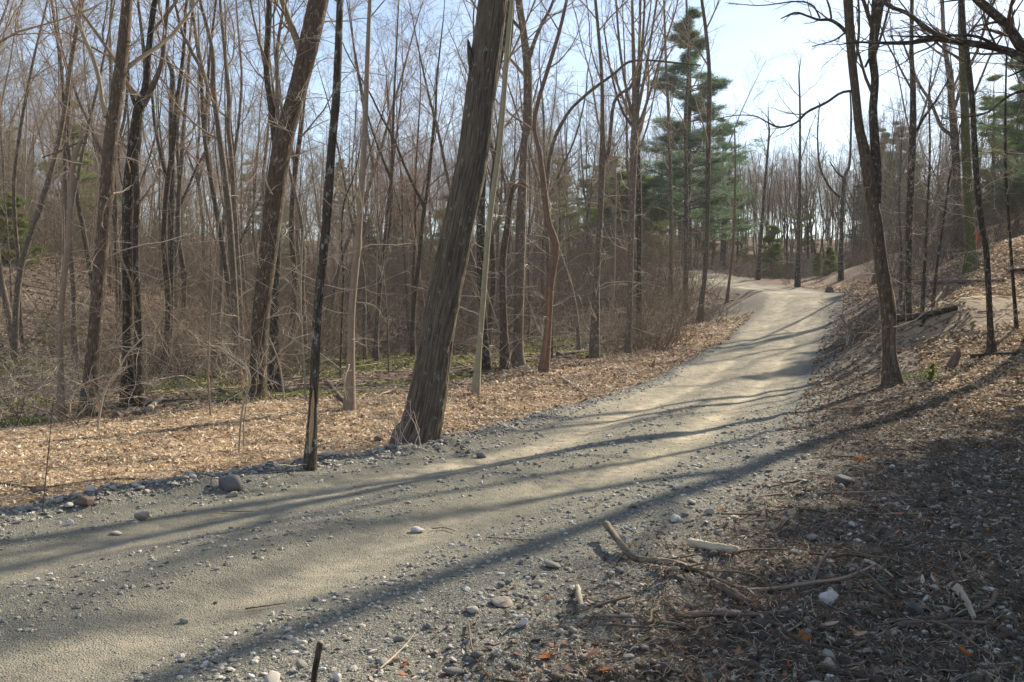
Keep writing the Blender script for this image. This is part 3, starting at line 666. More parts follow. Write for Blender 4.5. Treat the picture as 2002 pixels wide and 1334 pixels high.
# right bank
hero_tree('forked_tree', 'forked tree with lichen and a bark scar standing alone at right roadside', (1745, 752),
    [(1745,752,32), (1739,690,26), (1737,606,28), (1728,550,26), (1721,500,24), (1712,430,24), (1706,400,22), (1697,330,25), (1690,295,20), (1680,250,17), (1672,176,16), (1664,100,16), (1658,0,18), (1652,-60,16)], 'bark_brown', 16, 8, sides=30, rows=120, relief=R(.006, 30, 5), seed=29, shoots=3, twigmat='twig_dark',
    limbs=[dict(p=[(1708,400,14), (1707,350,17), (1705,300,18), (1702,250,17), (1701,215,16), (1705,160,15), (1700,110,16), (1706,60,19), (1713,0,24), (1718,-70,20)], ext=4, tw=10, mat='bark_dark'),
           dict(p=[(1660,95,10), (1651,85,8), (1632,62,7), (1612,49,6), (1591,48,5), (1570,40,4), (1548,33,4), (1520,44,2)], tw=5, mat='bark_dark'),
           dict(p=[(1612,49,4), (1611,25,4), (1605,0,3)], ext=1, tw=3, mat='bark_dark'), dict(p=[(1590,48,4), (1585,35,3), (1577,21,3), (1548,13,3), (1480,20,2), (1418,14,1.5)], tw=6, mat='bark_dark'),
           dict(p=[(1668,186,6), (1636,188,5), (1605,208,5), (1570,225,5), (1548,246,4), (1517,254,4), (1492,243,3), (1471,232,2.5), (1435,230,2), (1390,238,1.5)], tw=8, mat='bark_dark'),
           dict(p=[(1679,140,5), (1690,120,4), (1697,105,4)], tw=1, mat='bark_dark'), dict(p=[(1655,70,5), (1640,75,4), (1620,88,3), (1580,98,2)], tw=4, mat='bark_dark')])
hero_tree('bare_tree', 'straight dark trunk standing above the curved log on the right bank', (1774, 620), [(1774,620,14), (1776,560,12), (1778,430,13), (1784,282,13), (1785,176,11), (1782,100,8), (1783,0,7), (1784,-50,6)], 'bark_dark', 18, 9, sides=16, rows=70, seed=30, shoots=16, relief=R(.004, 30, 5), twigmat='twig_dark',
    limbs=[dict(p=[(1788,258,6), (1800,235,5), (1822,205,4), (1842,172,3), (1860,140,2)], tw=6, mat='bark_dark')])
hero_tree('bare_tree', 'stout dark trunk forking overhead, left of the mossy pair on the slope', (1872, 504), [(1872,504,20), (1872,430,16), (1870,330,14), (1866,265,15), (1862,215,13), (1856,150,11), (1846,80,8), (1842,0,7)], 'bark_dark', 19, 9, sides=18, rows=70, seed=31, shoots=14, relief=R(.006, 26, 4), twigmat='twig_dark',
    limbs=[dict(p=[(1866,262,8), (1845,245,7), (1825,200,6), (1800,160,5), (1780,110,4), (1760,60,3)], tw=9, mat='bark_dark'), dict(p=[(1866,225,8), (1878,190,6), (1890,140,5), (1900,80,4)], ext=2, tw=8, mat='bark_dark')])
hero_tree('bare_tree', 'stout mossy trunk on the leafy slope, right of the dark stout one', (1900, 528), [(1900,528,26), (1898,490,20), (1896,430,17), (1891,350,16), (1888,280,16), (1886,200,14), (1885,100,12), (1880,0,11), (1878,-50,10)], 'bark_mossy', 19, 9, sides=18, rows=70, seed=32, shoots=14, relief=R(.006, 26, 4), twigmat='twig_dark')
hero_tree('bare_tree', 'slim dark trunk leaning left in front of the mossy trunk', (1939, 692), [(1939,692,16), (1936,640,12), (1929,500,11), (1918,430,11), (1908,330,11), (1901,200,10), (1892,120,11), (1884,60,10), (1878,0,9), (1872,-60,8)], 'bark_dark', 15, 8, sides=18, rows=80, seed=33, shoots=10, relief=R(.004, 30, 5), twigmat='twig_dark')
hero_tree('sapling_tree', 'thin leaning sapling near the right edge of the leafy slope', (1987, 642), [(1987,642,6), (1980,540,6), (1972,430,5), (1966,330,5), (1966,200,4), (1968,100,3)], 'bark_dark', 7, 7, sides=10, rows=40, seed=34, shoots=10, twigmat='twig_dark')
hero_tree('sapling_tree', 'thin straight sapling just right of the trunk above the curved log', (1803, 613), [(1803,613,6), (1808,520,6), (1812,430,5), (1818,300,4), (1816,200,3)], 'bark_dark', 8, 6, sides=10, rows=40, seed=35, shoots=10, twigmat='twig_dark')
hero_tree('sapling_tree', 'thin sapling slanting right between two dark trunks on the slope', (1824, 600), [(1824,600,6), (1832,520,5), (1845,430,5), (1856,350,4), (1870,290,3)], 'bark_dark', 6, 5, sides=10, rows=40, seed=36, shoots=8, twigmat='twig_dark')
hero_tree('sapling_tree', 'grey sapling on the bank between road and curved log', (1760, 590), [(1760,590,5), (1762,500,5), (1758,400,4), (1762,300,3)], 'bark_grey', 7, 6, sides=10, rows=40, seed=37, shoots=10, twigmat='twig_dark')
# tree just outside the frame whose limbs hang across the top right corner
def off_limb_tree():
    Y = 7.6; B = np.array([6.6, Y, gz(6.6, Y)])
    root = thing('overhanging_tree', 'dark tree at the right edge whose heavy limbs cross the upper right corner', 'tree', tuple(B), 'bare trees in view along the clearing')
    rng = np.random.default_rng(50)
    tr = resample(np.array([[*(B + [0, 0, -.3]), .22], [*(B + [-.02, 0, 1.5]), .17], [*(B + [-.1, .05, 2.9]), .15], [*(B + [.05, .1, 5]), .12], [*(B + [.3, .3, 8]), .09], [*(B + [.2, .6, 12]), .04]]), 60)
    g = Geo(); tubes(g, tr[None, :, :3], tr[None, :, 3], 24, R(.008, 26, 4)); link('trunk', g.mesh('trunk', M['bark_dark'], True, B), root)
    cg = Geo()
    for pth in ([(2440,250,26), (2150,160,26), (1999,113,18), (1971,100,15), (1918,88,14), (1870,82,13), (1830,76,11), (1777,84,9), (1720,84,6), (1672,83,4), (1640,88,2)], [(2360,480,26), (2150,230,28), (2050,160,24), (1999,95,22), (1971,53,19), (1936,21,18), (1907,-5,17), (1860,-60,14)],
                [(1940,-120,14), (1810,-60,11), (1731,0,8), (1777,28,8), (1823,63,9), (1851,77,8)][::-1], [(1960,98,7), (1910,72,6), (1850,70,5), (1800,72,4), (1740,70,2)], [(1971,150,3), (2080,110,7), (2200,170,12), (2300,240,16)][::-1], [(2330,230,10), (2150,200,8), (2002,178,5), (1930,220,4), (1890,228,3), (1840,232,2)]):
        q = resample(np.array([np.append(P(a, b, Y + .05 * j), .5 * w * Y / FPX) for j, (a, b, w) in enumerate(pth)]), 36)
        lg = Geo(); tubes(lg, q[None, :, :3], q[None, :, 3], 10); link('limb', lg.mesh('limb', M['bark_dark'], True, B), root)
        q = resample(q, 14); l2, r2 = grow(rng, q[None, :, :3], q[None, :, 3], 12, .2, 1, (.4, 1.0), .22, 6, .12, .03, .45, .004)
        l3, r3 = grow(rng, l2, r2, 5, .2, 1, (.4, .9), .55, 4, .15, .02, .6, .0025); tubes(cg, l2, r2, 4); tubes(cg, l3, r3, 3)
    link('crown', cg.mesh('crown', M['twig_dark'], True, B), root)
off_limb_tree()

def scar(label_start, z0, z1, a0, a1, mat, lab):
    root, Q, B = HR[label_start]; rng = np.random.default_rng(int(z0 * 100)); n = 16; m = 7; V = []
    for j in range(n):
        t = j / (n - 1); z = B[2] + z0 + (z1 - z0) * t; c = [np.interp(z, Q[:, 2], Q[:, k]) for k in (0, 1, 3)]; wd = math.sin(math.pi * min(max(t, .04), .96)) ** .6 * rng.uniform(.75, 1.1); mid = (a0 + a1) / 2
        for k in range(m):
            a = mid + (a1 - a0) / 2 * wd * (k / (m - 1) * 2 - 1); rr = c[2] + (.004 if 0 < k < m - 1 else -.006); V.append((c[0] + rr * math.cos(a), c[1] + rr * math.sin(a), z))
    V = np.array(V); idx = np.arange(n * m).reshape(n, m); F = np.stack([idx[:-1, :-1], idx[:-1, 1:], idx[1:, 1:], idx[1:, :-1]], -1).reshape(-1, 4)
    tag(link('bark_scar', mesh_np('bark_scar', V - B, F, M[mat], True, {'bk': V * [6, 6, 1]}), root), lab)
scar('thin dark', .18, .85, -2.1, -.95, 'scar', 'orange bare wood where the bark is stripped')
scar('forked tree with', 1.45, 1.95, -1.3, -.3, 'scar', 'pale bare wood patch torn at mid height')
scar('forked tree with', .25, 1.4, -2.0, -.9, 'bark_grey', 'long strip of weathered bare wood')
scar('crooked reddish-barked', .3, 2.2, -2.2, -1.2, 'wood_red', 'raw reddish wood down the lower stem')

# ------------------------------------------------------------------ small bent saplings and dead stems
def small_stem(name, label, path, mat, group, seed, tw=6, cat='sapling', dd=0.0):
    path = [(a, b, w * .75) for a, b, w in path]
    B = hit(path[0][0], path[0][1]); Y = B[1]; rng = np.random.default_rng(seed)
    q = np.array([np.append(P(a, b, Y * (1 + dd * j)), .5 * w * Y / FPX) for j, (a, b, w) in enumerate(path)]); q[0, :3] = B - [0, 0, .05]
    q = resample(q, 30); root = thing(name, label, cat, tuple(B), group)
    g = Geo(); tubes(g, q[None, :, :3], np.maximum(q[None, :, 3], .003), 8); link('stem', g.mesh('stem', M[mat], True, B), root)
    c = Geo(); p = resample(q, 12); l2, r2 = grow(rng, p[None, :, :3], p[None, :, 3], tw, .3, 1, (.5, 1.2), .25, 5, .14, .03, .5, .003); tubes(c, l2, r2, 4)
    l3, r3 = grow(rng, l2, r2, 4, .2, 1, (.4, .9), .5, 4, .14, .02, .6, .002); tubes(c, l3, r3, 3)
    tag(link('twigs', c.mesh('twigs', M['twig_pale' if mat == 'wood_pale' else 'twig'], True, B), root), kind='stuff')
    return root
SG = 'saplings along the leaf strip'
small_stem('bent_sapling', 'pale arched sapling bowing left at the front of the leaf strip', [(467,888,6), (469,850,6), (474,800,6), (484,765,6), (489,740,6), (482,719,6), (468,706,5), (454,698,4), (426,678,4), (395,676,3), (350,672,2)], 'wood_pale', SG, 60, 8)
small_stem('bent_sapling', 'tan forked sapling arching up right beside the leftmost clearing edge', [(190,845,7), (197,796,6), (208,757,6), (229,729,5), (246,698,5), (265,675,4), (285,655,3)], 'wood_pale', SG, 61, 7)
small_stem('sapling', 'upright brown sapling between the twin tree and arched sapling', [(412,814,5), (407,740,5), (408,676,5), (412,600,4), (419,518,4), (428,430,3), (436,330,2)], 'bark_smooth', SG, 62, 12)
small_stem('sapling', 'pale stick-like sapling leaning against the right of the brown leaning trunk', [(556,784,5), (552,750,5), (546,712,4), (535,680,4), (525,659,3)], 'wood_pale', SG, 63, 3)
small_stem('sapling', 'yellowish sapling rising left of the dark thin trunk', [(597,775,6), (595,720,5), (590,640,4), (588,560,4), (592,470,3), (597,400,2)], 'bark_green', SG, 64, 10)
small_stem('sapling', 'thin pale sapling slanting left behind the greenish slender trunk', [(1000,722,4), (990,690,4), (975,640,4), (962,600,3), (951,565,3)], 'wood_pale', SG, 65, 4)
small_stem('sapling', 'tall thin sapling left of the smooth pinkish trunk', [(665,740,6), (668,640,6), (672,540,6), (668,470,5), (672,400,5), (690,350,4), (704,290,3), (706,230,2)], 'bark_dark', SG, 66, 10)
small_stem('sapling', 'slim mid-clearing sapling behind the pinkish trunk, leaning left', [(760,730,5), (758,640,4), (750,540,4), (742,450,3), (730,330,2)], 'bark_grey', SG, 67, 12)
small_stem('sapling', 'slim sapling left of the furrowed giant with red-brown bark', [(845,690,4), (830,600,4), (815,500,4), (800,400,3), (775,300,3), (740,200,2)], 'bark_red', SG, 68, 12)
small_stem('sapling', 'thin twig-like sapling in front of the straw at far left', [(82,1000,3), (90,930,3), (97,860,2.5), (104,780,2)], 'twig_dark', SG, 69, 8)
small_stem('sapling', 'wispy sapling on the leaf strip right of the arched sapling', [(478,880,3), (476,840,3), (480,800,2.5), (486,760,2)], 'twig', SG, 70, 6)

def bundle(name, label, cat, pixels, ww, mat, group=None, lift=.5, sides=9, seed=1, relief=None, rise=None, taper=.7, m=24, square=False, bumps=.0):
    """a stick or log lying where the given ground pixels are"""
    pts = np.array([hit(a, b) for a, b in pixels]); rr = np.array([.5 * ww * p[1] / FPX for p in pts]) * np.linspace(1, taper, len(pts))
    pts[:, 2] += rr * lift * 2 + (.012 if cat == 'stick' and pts[:, 1].mean() < 10 else 0)
    if rise: pts[:, 2] += np.array(rise)
    q = resample(np.hstack([pts, rr[:, None]]), m); rng = np.random.default_rng(seed)
    zt = terrain(q[:, 0], q[:, 1]); 
    q[:, 3] *= 1 + bumps * rng.normal(0, 1, m)
    B = q[0, :3].copy(); B[2] = gz(B[0], B[1])
    g = Geo(); n = sides
    ends = np.vstack([q[0] * [1, 1, 1, .05], q, q[-1] * [1, 1, 1, .05]]); ends[0, :3] = q[0, :3] - (q[1, :3] - q[0, :3]) * .02; ends[-1, :3] = q[-1, :3] + (q[-1, :3] - q[-2, :3]) * .02
    tubes(g, ends[None, :, :3], ends[None, :, 3], n, relief)
    me = g.mesh(name, M[mat], True, B)
    return tag(link(name, me, None, tuple(B)), label, cat, group), q

LG = 'logs on the right bank'
bundle('fallen_log', 'long curved dark log below the straight trunks on the right bank', 'log', [(1753,630), (1790,626), (1830,617), (1872,606)], 15, 'bark_dark', LG, sides=16, relief=R(.01, 20, 4), seed=1)
bundle('fallen_log', 'thin straight log lying level across the leafy slope', 'log', [(1791,558), (1850,556), (1910,553), (1964,552)], 9, 'wood_rot', LG, sides=12)
bundle('fallen_log', 'dark log at the right edge behind the pointed stump', 'log', [(1897,702), (1950,697), (2010,693)], 9, 'bark_dark', LG, sides=12)
bundle('fallen_log', 'short log half buried in soil at the lower right bank edge', 'log', [(1950,777), (1980,780), (2030,775)], 9, 'wood_rot', LG, sides=12)
bundle('fallen_log', 'short upper log on the leafy slope by the right edge', 'log', [(1968,536), (1990,532), (2030,528)], 9, 'bark_dark', LG, sides=12)
bundle('fallen_log', 'thin dead branch propped down the slope behind the dark stout trunk', 'log', [(1800,640), (1822,600), (1850,560)], 6, 'bark_dark', LG, sides=10)
HG = 'logs in the wet hollow'
for i, (pxs, w, lab, mt) in enumerate([
    ([(1090,697), (1120,693), (1153,690)], 9, 'straight dark log near the foot of the narrow V-forked tree', 'wood_rot'),
    ([(1171,676), (1195,668), (1222,657)], 8, 'pale slanting log between the V-forked and broom-crowned trees', 'bark_grey'),
    ([(1180,664), (1200,655), (1222,641)], 7, 'upper dark log between the V-forked and broom-crowned trees', 'bark_dark'),
    ([(895,656), (980,655), (1060,656), (1140,658)], 8, 'long level log across the hollow behind the crooked red tree', 'wood_rot'),
    ([(560,706), (640,712), (700,716)], 8, 'mossy log crossing the hollow behind the dark thin trunk', 'bark_mossy'),
    ([(640,752), (660,775), (675,790)], 10, 'rotten log end pointing at the pinkish trunk', 'wood_rot'),
    ([(290,808), (303,795), (316,784)], 13, 'short pale broken log at the foot of the twin-stemmed tree', 'wood_pale'),
    ([(225,820), (255,816), (285,812)], 14, 'dark rotting log lying at the edge of the leaf strip', 'wood_rot'),
    ([(30,700), (75,665), (112,632)], 9, 'thin dark trunk fallen uphill at the far left', 'bark_dark'),
    ([(430,765), (450,775), (462,785)], 8, 'short fallen branch below the high-forked tree', 'bark_mossy'),
    ([(545,770), (575,772), (600,768)], 11, 'pale fallen log right of the brown leaning trunk', 'bark_grey'),
    ([(700,785), (740,770), (780,768)], 5, 'crooked grey dead branch left of the furrowed giant', 'twig'),
    ([(690,748), (730,752), (790,757)], 5, 'long pale dead branch left of the furrowed giant', 'twig_pale'),
    ([(880,680), (905,690), (925,705)], 6, 'dark dead branch behind the greenish slender trunk', 'bark_dark')]):
    bundle('fallen_log', lab, 'log', pxs, w, mt, HG, sides=12, seed=i + 10, rise=None, bumps=.04)

# pointed stump on the right bank
def stump(name, label, base, w, h_px, mat, lean=0.0, seed=1):
    B = hit(*base); Y = B[1]; s = Y / FPX; rng = np.random.default_rng(seed)
    root = thing(name, label, 'stump', tuple(B))
    n = 14; g = Geo()
    q = np.array([[0, 0, -.1, w * .7 * s], [0, 0, .0, w * .62 * s], [lean * h_px * .3 * s, 0, h_px * .35 * s, w * .48 * s], [lean * h_px * .6 * s, 0, h_px * .62 * s, w * .42 * s], [lean * h_px * .8 * s, 0, h_px * .75 * s, w * .34 * s]])
    q[:, :3] += B; q = resample(q, 16); tubes(g, q[None, :, :3], q[None, :, 3], n, R(.01, 24, 4)); link('bole', g.mesh('bole', M[mat], True, B), root)
    g = Geo(); K = 9; a = rng.uniform(0, 6.28, K); t = q[-1]
    st = np.stack([np.stack([t[:3] + np.array([math.cos(x) * t[3] * .7, math.sin(x) * t[3] * .7, -.05]), t[:3] + np.array([math.cos(x) * t[3] * .5 + lean * .03, math.sin(x) * t[3] * .5, h_px * s * rng.uniform(.05, .3)])]) for x in a])
    tubes(g, st, np.stack([np.full(K, t[3] * .5), np.full(K, .004)], 1), 5); link('splinters', g.mesh('splinters', M['wood_red'], True, B), root)
stump('pointed_stump', 'short pointed reddish stump on the right bank before a dark log', (1862, 716), 17, 36, 'wood_rot', .4, 3)
stump('cut_stump', 'small dark stump in brush at the crest by the road end', (1622, 572), 16, 14, 'wood_rot', 0, 4)
stump('broken_stump', 'low broken stump on the leaf bank left of the climbing road', (1275, 720), 6, 18, 'wood_red', .3, 5)

# upright cut stem at the bottom edge
bs = P(612, 1345, 3.75); B0 = np.array([bs[0], bs[1], gz(bs[0], bs[1])])
q = resample(np.array([[B0[0], B0[1], B0[2] - .05, .016], [*P(614, 1325, 3.75), .0135], [*P(620, 1290, 3.74), .0135], [*P(625, 1262, 3.73), .014], [*P(627, 1256, 3.73), .012]]), 14)
g = Geo(); tubes(g, q[None, :, :3], q[None, :, 3], 12, R(.001, 60, 8)); root = thing('stick_stub', 'short upright cut stem poking up at the bottom edge of the road', 'stick', tuple(B0))
link('bark', g.mesh('bark', M['bark_brown'], True, B0), root); g = Geo(); e = np.array([q[-1, :3] - [0, 0, .002], q[-1, :3] + [0.0005, 0, .006], q[-1, :3] + [.0005, 0, .007]])
tubes(g, e[None], np.array([[.012, .009, .0005]]), 12); link('cut_face', g.mesh('cut_face', M['wood_pale'], True, B0), root)

# orange ribbon on the slope
def ribbon():
    B = hit(1910, 500); Y = B[1] - .3; p0 = P(1912, 492, Y); p1 = P(1908, 452, Y)
    root = thing('survey_ribbon', 'orange ribbon tied on a thin stake beside the mossy trunk', 'ribbon', (p0[0], p0[1], gz(p0[0], p0[1])))
    o = np.array(root.location); zz = gz(p0[0], p0[1])
    g = Geo(); tubes(g, np.array([[[p0[0], Y, zz - .1], [p0[0], Y, (zz + p1[2]) / 2], [p1[0], Y, p1[2] + .05]]]), np.array([[.012, .012, .01]]), 6); link('stake', g.mesh('stake', M['twig'], True, o), root)
    m, nt, b = mat_new('orange_ribbon'); b.inputs['Base Color'].default_value = (.8, .12, .03, 1)
    V = []; n = 9
    for j in range(n):
        t = j / (n - 1); z = p1[2] + (p0[2] - p1[2]) * t * .9; w = .022 + .008 * math.sin(t * 9)
        V += [(p1[0] + .03 * math.sin(t * 5) - w, Y - .02, z), (p1[0] + .03 * math.sin(t * 5) + w, Y - .02 + .02 * math.sin(t * 7), z)]
    F = [(2 * j, 2 * j + 1, 2 * j + 3, 2 * j + 2) for j in range(n - 1)]
    link('ribbon_tail', mesh_np('ribbon_tail', np.array(V) - o, np.array(F), m), root)
ribbon()

# ------------------------------------------------------------------ rocks
def ico(sub_n):
    import bmesh
    bm = bmesh.new(); bmesh.ops.create_icosphere(bm, subdivisions=sub_n, radius=1.0)
    V = np.array([v.co[:] for v in bm.verts]); F = np.array([[v.index for v in f.verts] for f in bm.faces]); bm.free(); return V, F
I1, I2, I3 = ico(1), ico(2), ico(3)
def rock_verts(base, seed, rough=.22, sc=(1, 1, .6), facet=0):
    V = base[0].copy(); rng = np.random.default_rng(seed)
    for k in range(10 if facet else 4):      # flatten a few sides
        n = norm(rng.normal(size=3)); d = V @ n; lim = rng.uniform(.5, .82); V = V - np.maximum(d - lim, 0)[:, None] * n[None]
    o = rng.uniform(0, 50); V = V * (1 + rough * fbm(V[:, 0] * 1.3 + o, V[:, 1] * 1.3, V[:, 2] * 1.3, 3))[:, None]
    return V * np.array(sc)
def rock(label, px, py, wpx, hpx, mat, seed, name='rock', rz=None, group='large stones lying about the road', sub_=I3, rot=0.0):
    B = hit(px, py + hpx * .36); s = B[1] / FPX; a = wpx * .5 * s; c = hpx * .5 * s * 1.1
    V = rock_verts(sub_, seed, .3, (a, a * .8, c * 1.15), 1)
    o = link(name, mesh_np(name, V, sub_[1], M[mat], True), None, (B[0], B[1], B[2] + c * .42)); o.rotation_euler = (0, rot, rz or 0)
    tag(o, label, 'rock', group); return o
rock('grey boulder at the roadside, biggest stone in view', 450, 943, 58, 42, 'stone_grey', 1, 'boulder', rot=-.25)
rock('brown cobble leaning on the right foot of the boulder', 469, 953, 20, 17, 'stone_tan', 2)
rock('small tan cobble right of the boulder', 481, 960, 12, 10, 'stone_tan', 3, sub_=I2)
rock('pale round cobble in front of the boulder', 455, 966, 22, 15, 'stone', 4)
rock('wide tan stone at the outer edge of the gravel berm', 279, 1009, 36, 20, 'stone_tan', 5, rot=-.15)
rock('pale egg-shaped stone standing in the left gravel berm', 137, 1021, 15, 17, 'stone_white', 6)
rock('grey flat stone tilted on the berm right of the furrowed giant', 938, 889, 26, 16, 'stone_grey', 7, rot=.5)
rock('whitish angular stone lying alone mid road', 815, 1036, 30, 13, 'stone_white', 8)
rock('large flat pale stone among cobbles at the road foot', 979, 1176, 48, 20, 'stone_tan', 9)
rock('round tan-grey stone left of the large flat pale one', 923, 1192, 28, 15, 'stone', 10)
rock('blue-grey pale cobble below the large flat pale stone', 1023, 1215, 24, 17, 'stone_white', 11)
rock('rounded pale stone with soil on it under the long stick', 1620, 1170, 44, 30, 'stone_white', 12)
rock('dark blocky stone in the debris left of the pale splinter', 1786, 1188, 42, 34, 'stone_dark', 13)
rock('dark flat stone where road gravel meets debris', 1651, 937, 42, 20, 'stone_dark', 14)
rock('grey stone at the forked tip of the bleached branch', 1218, 1054, 22, 16, 'stone', 15)
rock('tan slab among sticks behind the log piece', 1560, 1120, 24, 13, 'stone_tan', 16)
rock('round grey-pink stone, largest of the cluster at the bottom', 1622, 1300, 32, 26, 'stone_tan', 17)
rock('smaller pink stone right of the bottom cluster', 1650, 1306, 24, 22, 'stone', 18)
rock('pale stone below the bottom cluster', 1620, 1326, 26, 20, 'stone_white', 19)
rock('flat grey stone left of the bottom cluster', 1498, 1284, 42, 14, 'stone_dark', 20)
rock('small white stone in front of the dark blocky stone', 1811, 1172, 18, 16, 'stone_white', 21)
rock('pale flat rock beside the upright grey-brown trunk', 1026, 719, 26, 9, 'stone_tan', 22)
rock('grey cobble on the gravel left of the debris', 1388, 1000, 22, 14, 'stone', 23)
rock('brown lump of stone on straw at the far left', 76, 955, 34, 26, 'wood_rot', 24)
rock('dark clod of earth on the leaf strip left of the giant', 742, 858, 24, 16, 'wood_rot', 25)
rock('brown clod beside the pale stone row under the boulder stick', 170, 978, 44, 16, 'wood_rot', 26)
rock('whitish stone by the left bottom corner of the debris', 660, 1322, 26, 20, 'stone_white', 27)
rock('dark pebble sitting on the bright wheel track', 420, 1178, 10, 8, 'stone_dark', 28, sub_=I2)
rock('pale broad pebble on the road below centre', 360, 1213, 24, 13, 'stone', 29)
rock('grey stone half sunk in the left road shoulder', 228, 1042, 24, 8, 'stone', 30)

# ------------------------------------------------------------------ sticks and wood in the foreground
FG = 'sticks and wood in the debris'
def stick(label, px, w, mat, seed, name='stick', taper=.5, rise=None, tw=0, bumps=.05, sides=12, m=40):
    w *= .88; am = w / FPX * 5.5 * .5
    o, q = bundle(name, label, 'stick', px, w, mat, FG, taper=taper, rise=rise, seed=seed, bumps=bumps, sides=max(sides, 12), m=m, relief=ridge_relief(am * .35, 55, 14, seed))
    if tw:
        rng = np.random.default_rng(seed); p = resample(q, 10); l, r = grow(rng, p[None, :, :3], p[None, :, 3], tw, .2, .95, (.5, 1), .2, 5, .12, 0, .5, .002)
        z = terrain(l[..., 0].ravel(), l[..., 1].ravel()).reshape(l.shape[:2]); l[..., 2] = np.maximum(l[..., 2] * .5 + z * .5, z + .01)
        g = Geo(); tubes(g, l, r, 5); tag(link('side_twigs', g.mesh('side_twigs', M[mat], True, np.array(o.location)), o), kind='stuff')
    return o
stick('thick weathered branch with a bent left tip at the gravel edge', [(1185,1050), (1214,1082), (1242,1104), (1302,1110), (1350,1120)], 15, 'bark_grey', 1, taper=1.0, rise=[.06, .03, .01, .01, .0], tw=3)
stick('middle length of grey branch running into the dark log', [(1340,1116), (1372,1127), (1422,1148), (1457,1162)], 11, 'twig_dark', 2, tw=3)
stick('long purple-grey stick lying across the pale rounded stone', [(1457,1163), (1513,1161), (1584,1154), (1654,1145), (1712,1126)], 11, 'bark_smooth', 3, rise=[0, .01, .02, .03, .05], tw=4)
stick('yellow stub under the weathered bent branch', [(1272,1114), (1300,1120), (1327,1121)], 9, 'wood_pale', 31, taper=.9)
stick('stout tan length of cut wood with bark off', [(1348,1072), (1390,1080), (1440,1088)], 19, 'wood_pale', 4, name='cut_wood', taper=1.05, sides=14)
stick('dark rotting log chunk below the grey branch', [(1394,1150), (1428,1170), (1466,1192)], 20, 'wood_rot', 5, name='rotten_wood', taper=.8, sides=14, bumps=.08)
stick('long shredded slab of red-grey bark', [(1320,1214), (1400,1210), (1470,1212), (1533,1203)], 15, 'wood_rot', 6, name='bark_slab', taper=.6, bumps=.15, sides=7)
stick('stick with a hooked right end beside the pale splinter', [(1735,1226), (1800,1222), (1865,1212), (1915,1202), (1940,1190), (1947,1174)], 11, 'twig_dark', 7, taper=.9, rise=[0, 0, 0, 0, .01, .03])
stick('bare stick slanting up toward the splinter tip', [(1679,1268), (1715,1250), (1758,1232)], 8, 'twig', 8)
stick('long thin twig slanting down right through the debris', [(1626,1107), (1665,1135), (1710,1165), (1762,1197)], 4, 'twig', 9, tw=3)
stick('pinkish stick at the left of the lower debris', [(1290,1224), (1340,1230), (1384,1244)], 8, 'twig', 10)
stick('long stick in front of the bark slab', [(1171,1210), (1249,1215), (1350,1236)], 6, 'twig', 11, tw=3, taper=.8)
stick('short stick crossing under the long front one', [(1218,1248), (1250,1238), (1280,1228)], 8, 'twig', 12)
stick('upright-lying pale stub beside the bark tangle', [(1129,1156), (1133,1175), (1137,1198)], 11, 'wood_pale', 13, taper=1.1)
stick('bleached twig pointing up at the road, bottom edge', [(742,1316), (770,1290), (795,1265), (811,1243)], 5, 'wood_pale', 14)
stick('wiry curved twig right of the bleached one', [(916,1225), (922,1270), (934,1300), (955,1330)], 5, 'twig_dark', 15, tw=2)
stick('short pale stick below the orange leaf', [(1530,1248), (1550,1236), (1567,1224)], 7, 'wood_pale', 16)
stick('bark-free twig pointing down at the pink stones', [(1613,1242), (1624,1265), (1634,1292)], 5, 'wood_pale', 17)
stick('crooked pale stick above the dark blocky stone', [(1690,1104), (1715,1112), (1745,1132)], 9, 'wood_pale', 18)
stick('thin dark stick along the upper debris', [(1410,1010), (1470,1008), (1540,1000)], 5, 'twig_dark', 19, tw=3)
stick('long thin stick level across the upper debris', [(1600,968), (1680,966), (1790,960)], 4, 'twig', 20, tw=4)
stick('long stick in the middle debris right of the leaf', [(1600,1008), (1700,1010), (1810,1008)], 5, 'twig', 21, tw=3)
stick('curved brown twig standing in the middle of the debris', [(1587,1146), (1600,1125), (1624,1100)], 9, 'wood_rot', 22, taper=.7, rise=[0, .03, .07])
stick('long thin branch lying on straw by the boulder', [(0,950), (60,958), (110,955), (200,942), (300,943), (410,955)], 5, 'bark_dark', 23, name='fallen_branch', taper=.8)
stick('fine dead twig sprawled on the wheel track', [(950,1055), (1000,1058), (1060,1060)], 2.5, 'twig_dark', 24, tw=5)
stick('small curved twig on the road right of the fine dead twig', [(1140,1000), (1165,992), (1180,980)], 3, 'twig_dark', 25)
stick('curved twig lying by the whitish mid-road stone', [(845,1038), (868,1036), (890,1042)], 4, 'twig', 26)
stick('thin twig on the left wheel track', [(435,1003), (460,1004), (495,1003)], 3, 'twig_dark', 27)
stick('thin twig in the lower wheel track', [(480,1196), (520,1190), (560,1184)], 3.5, 'twig_dark', 28)
stick('pale fallen branch on the leaf bank near the climbing road', [(1100,742), (1130,760), (1150,772)], 5, 'twig_pale', 29)
stick('dead branch on leaves right of the furrowed giant', [(866,832), (900,828), (925,824)], 5, 'bark_red', 30)
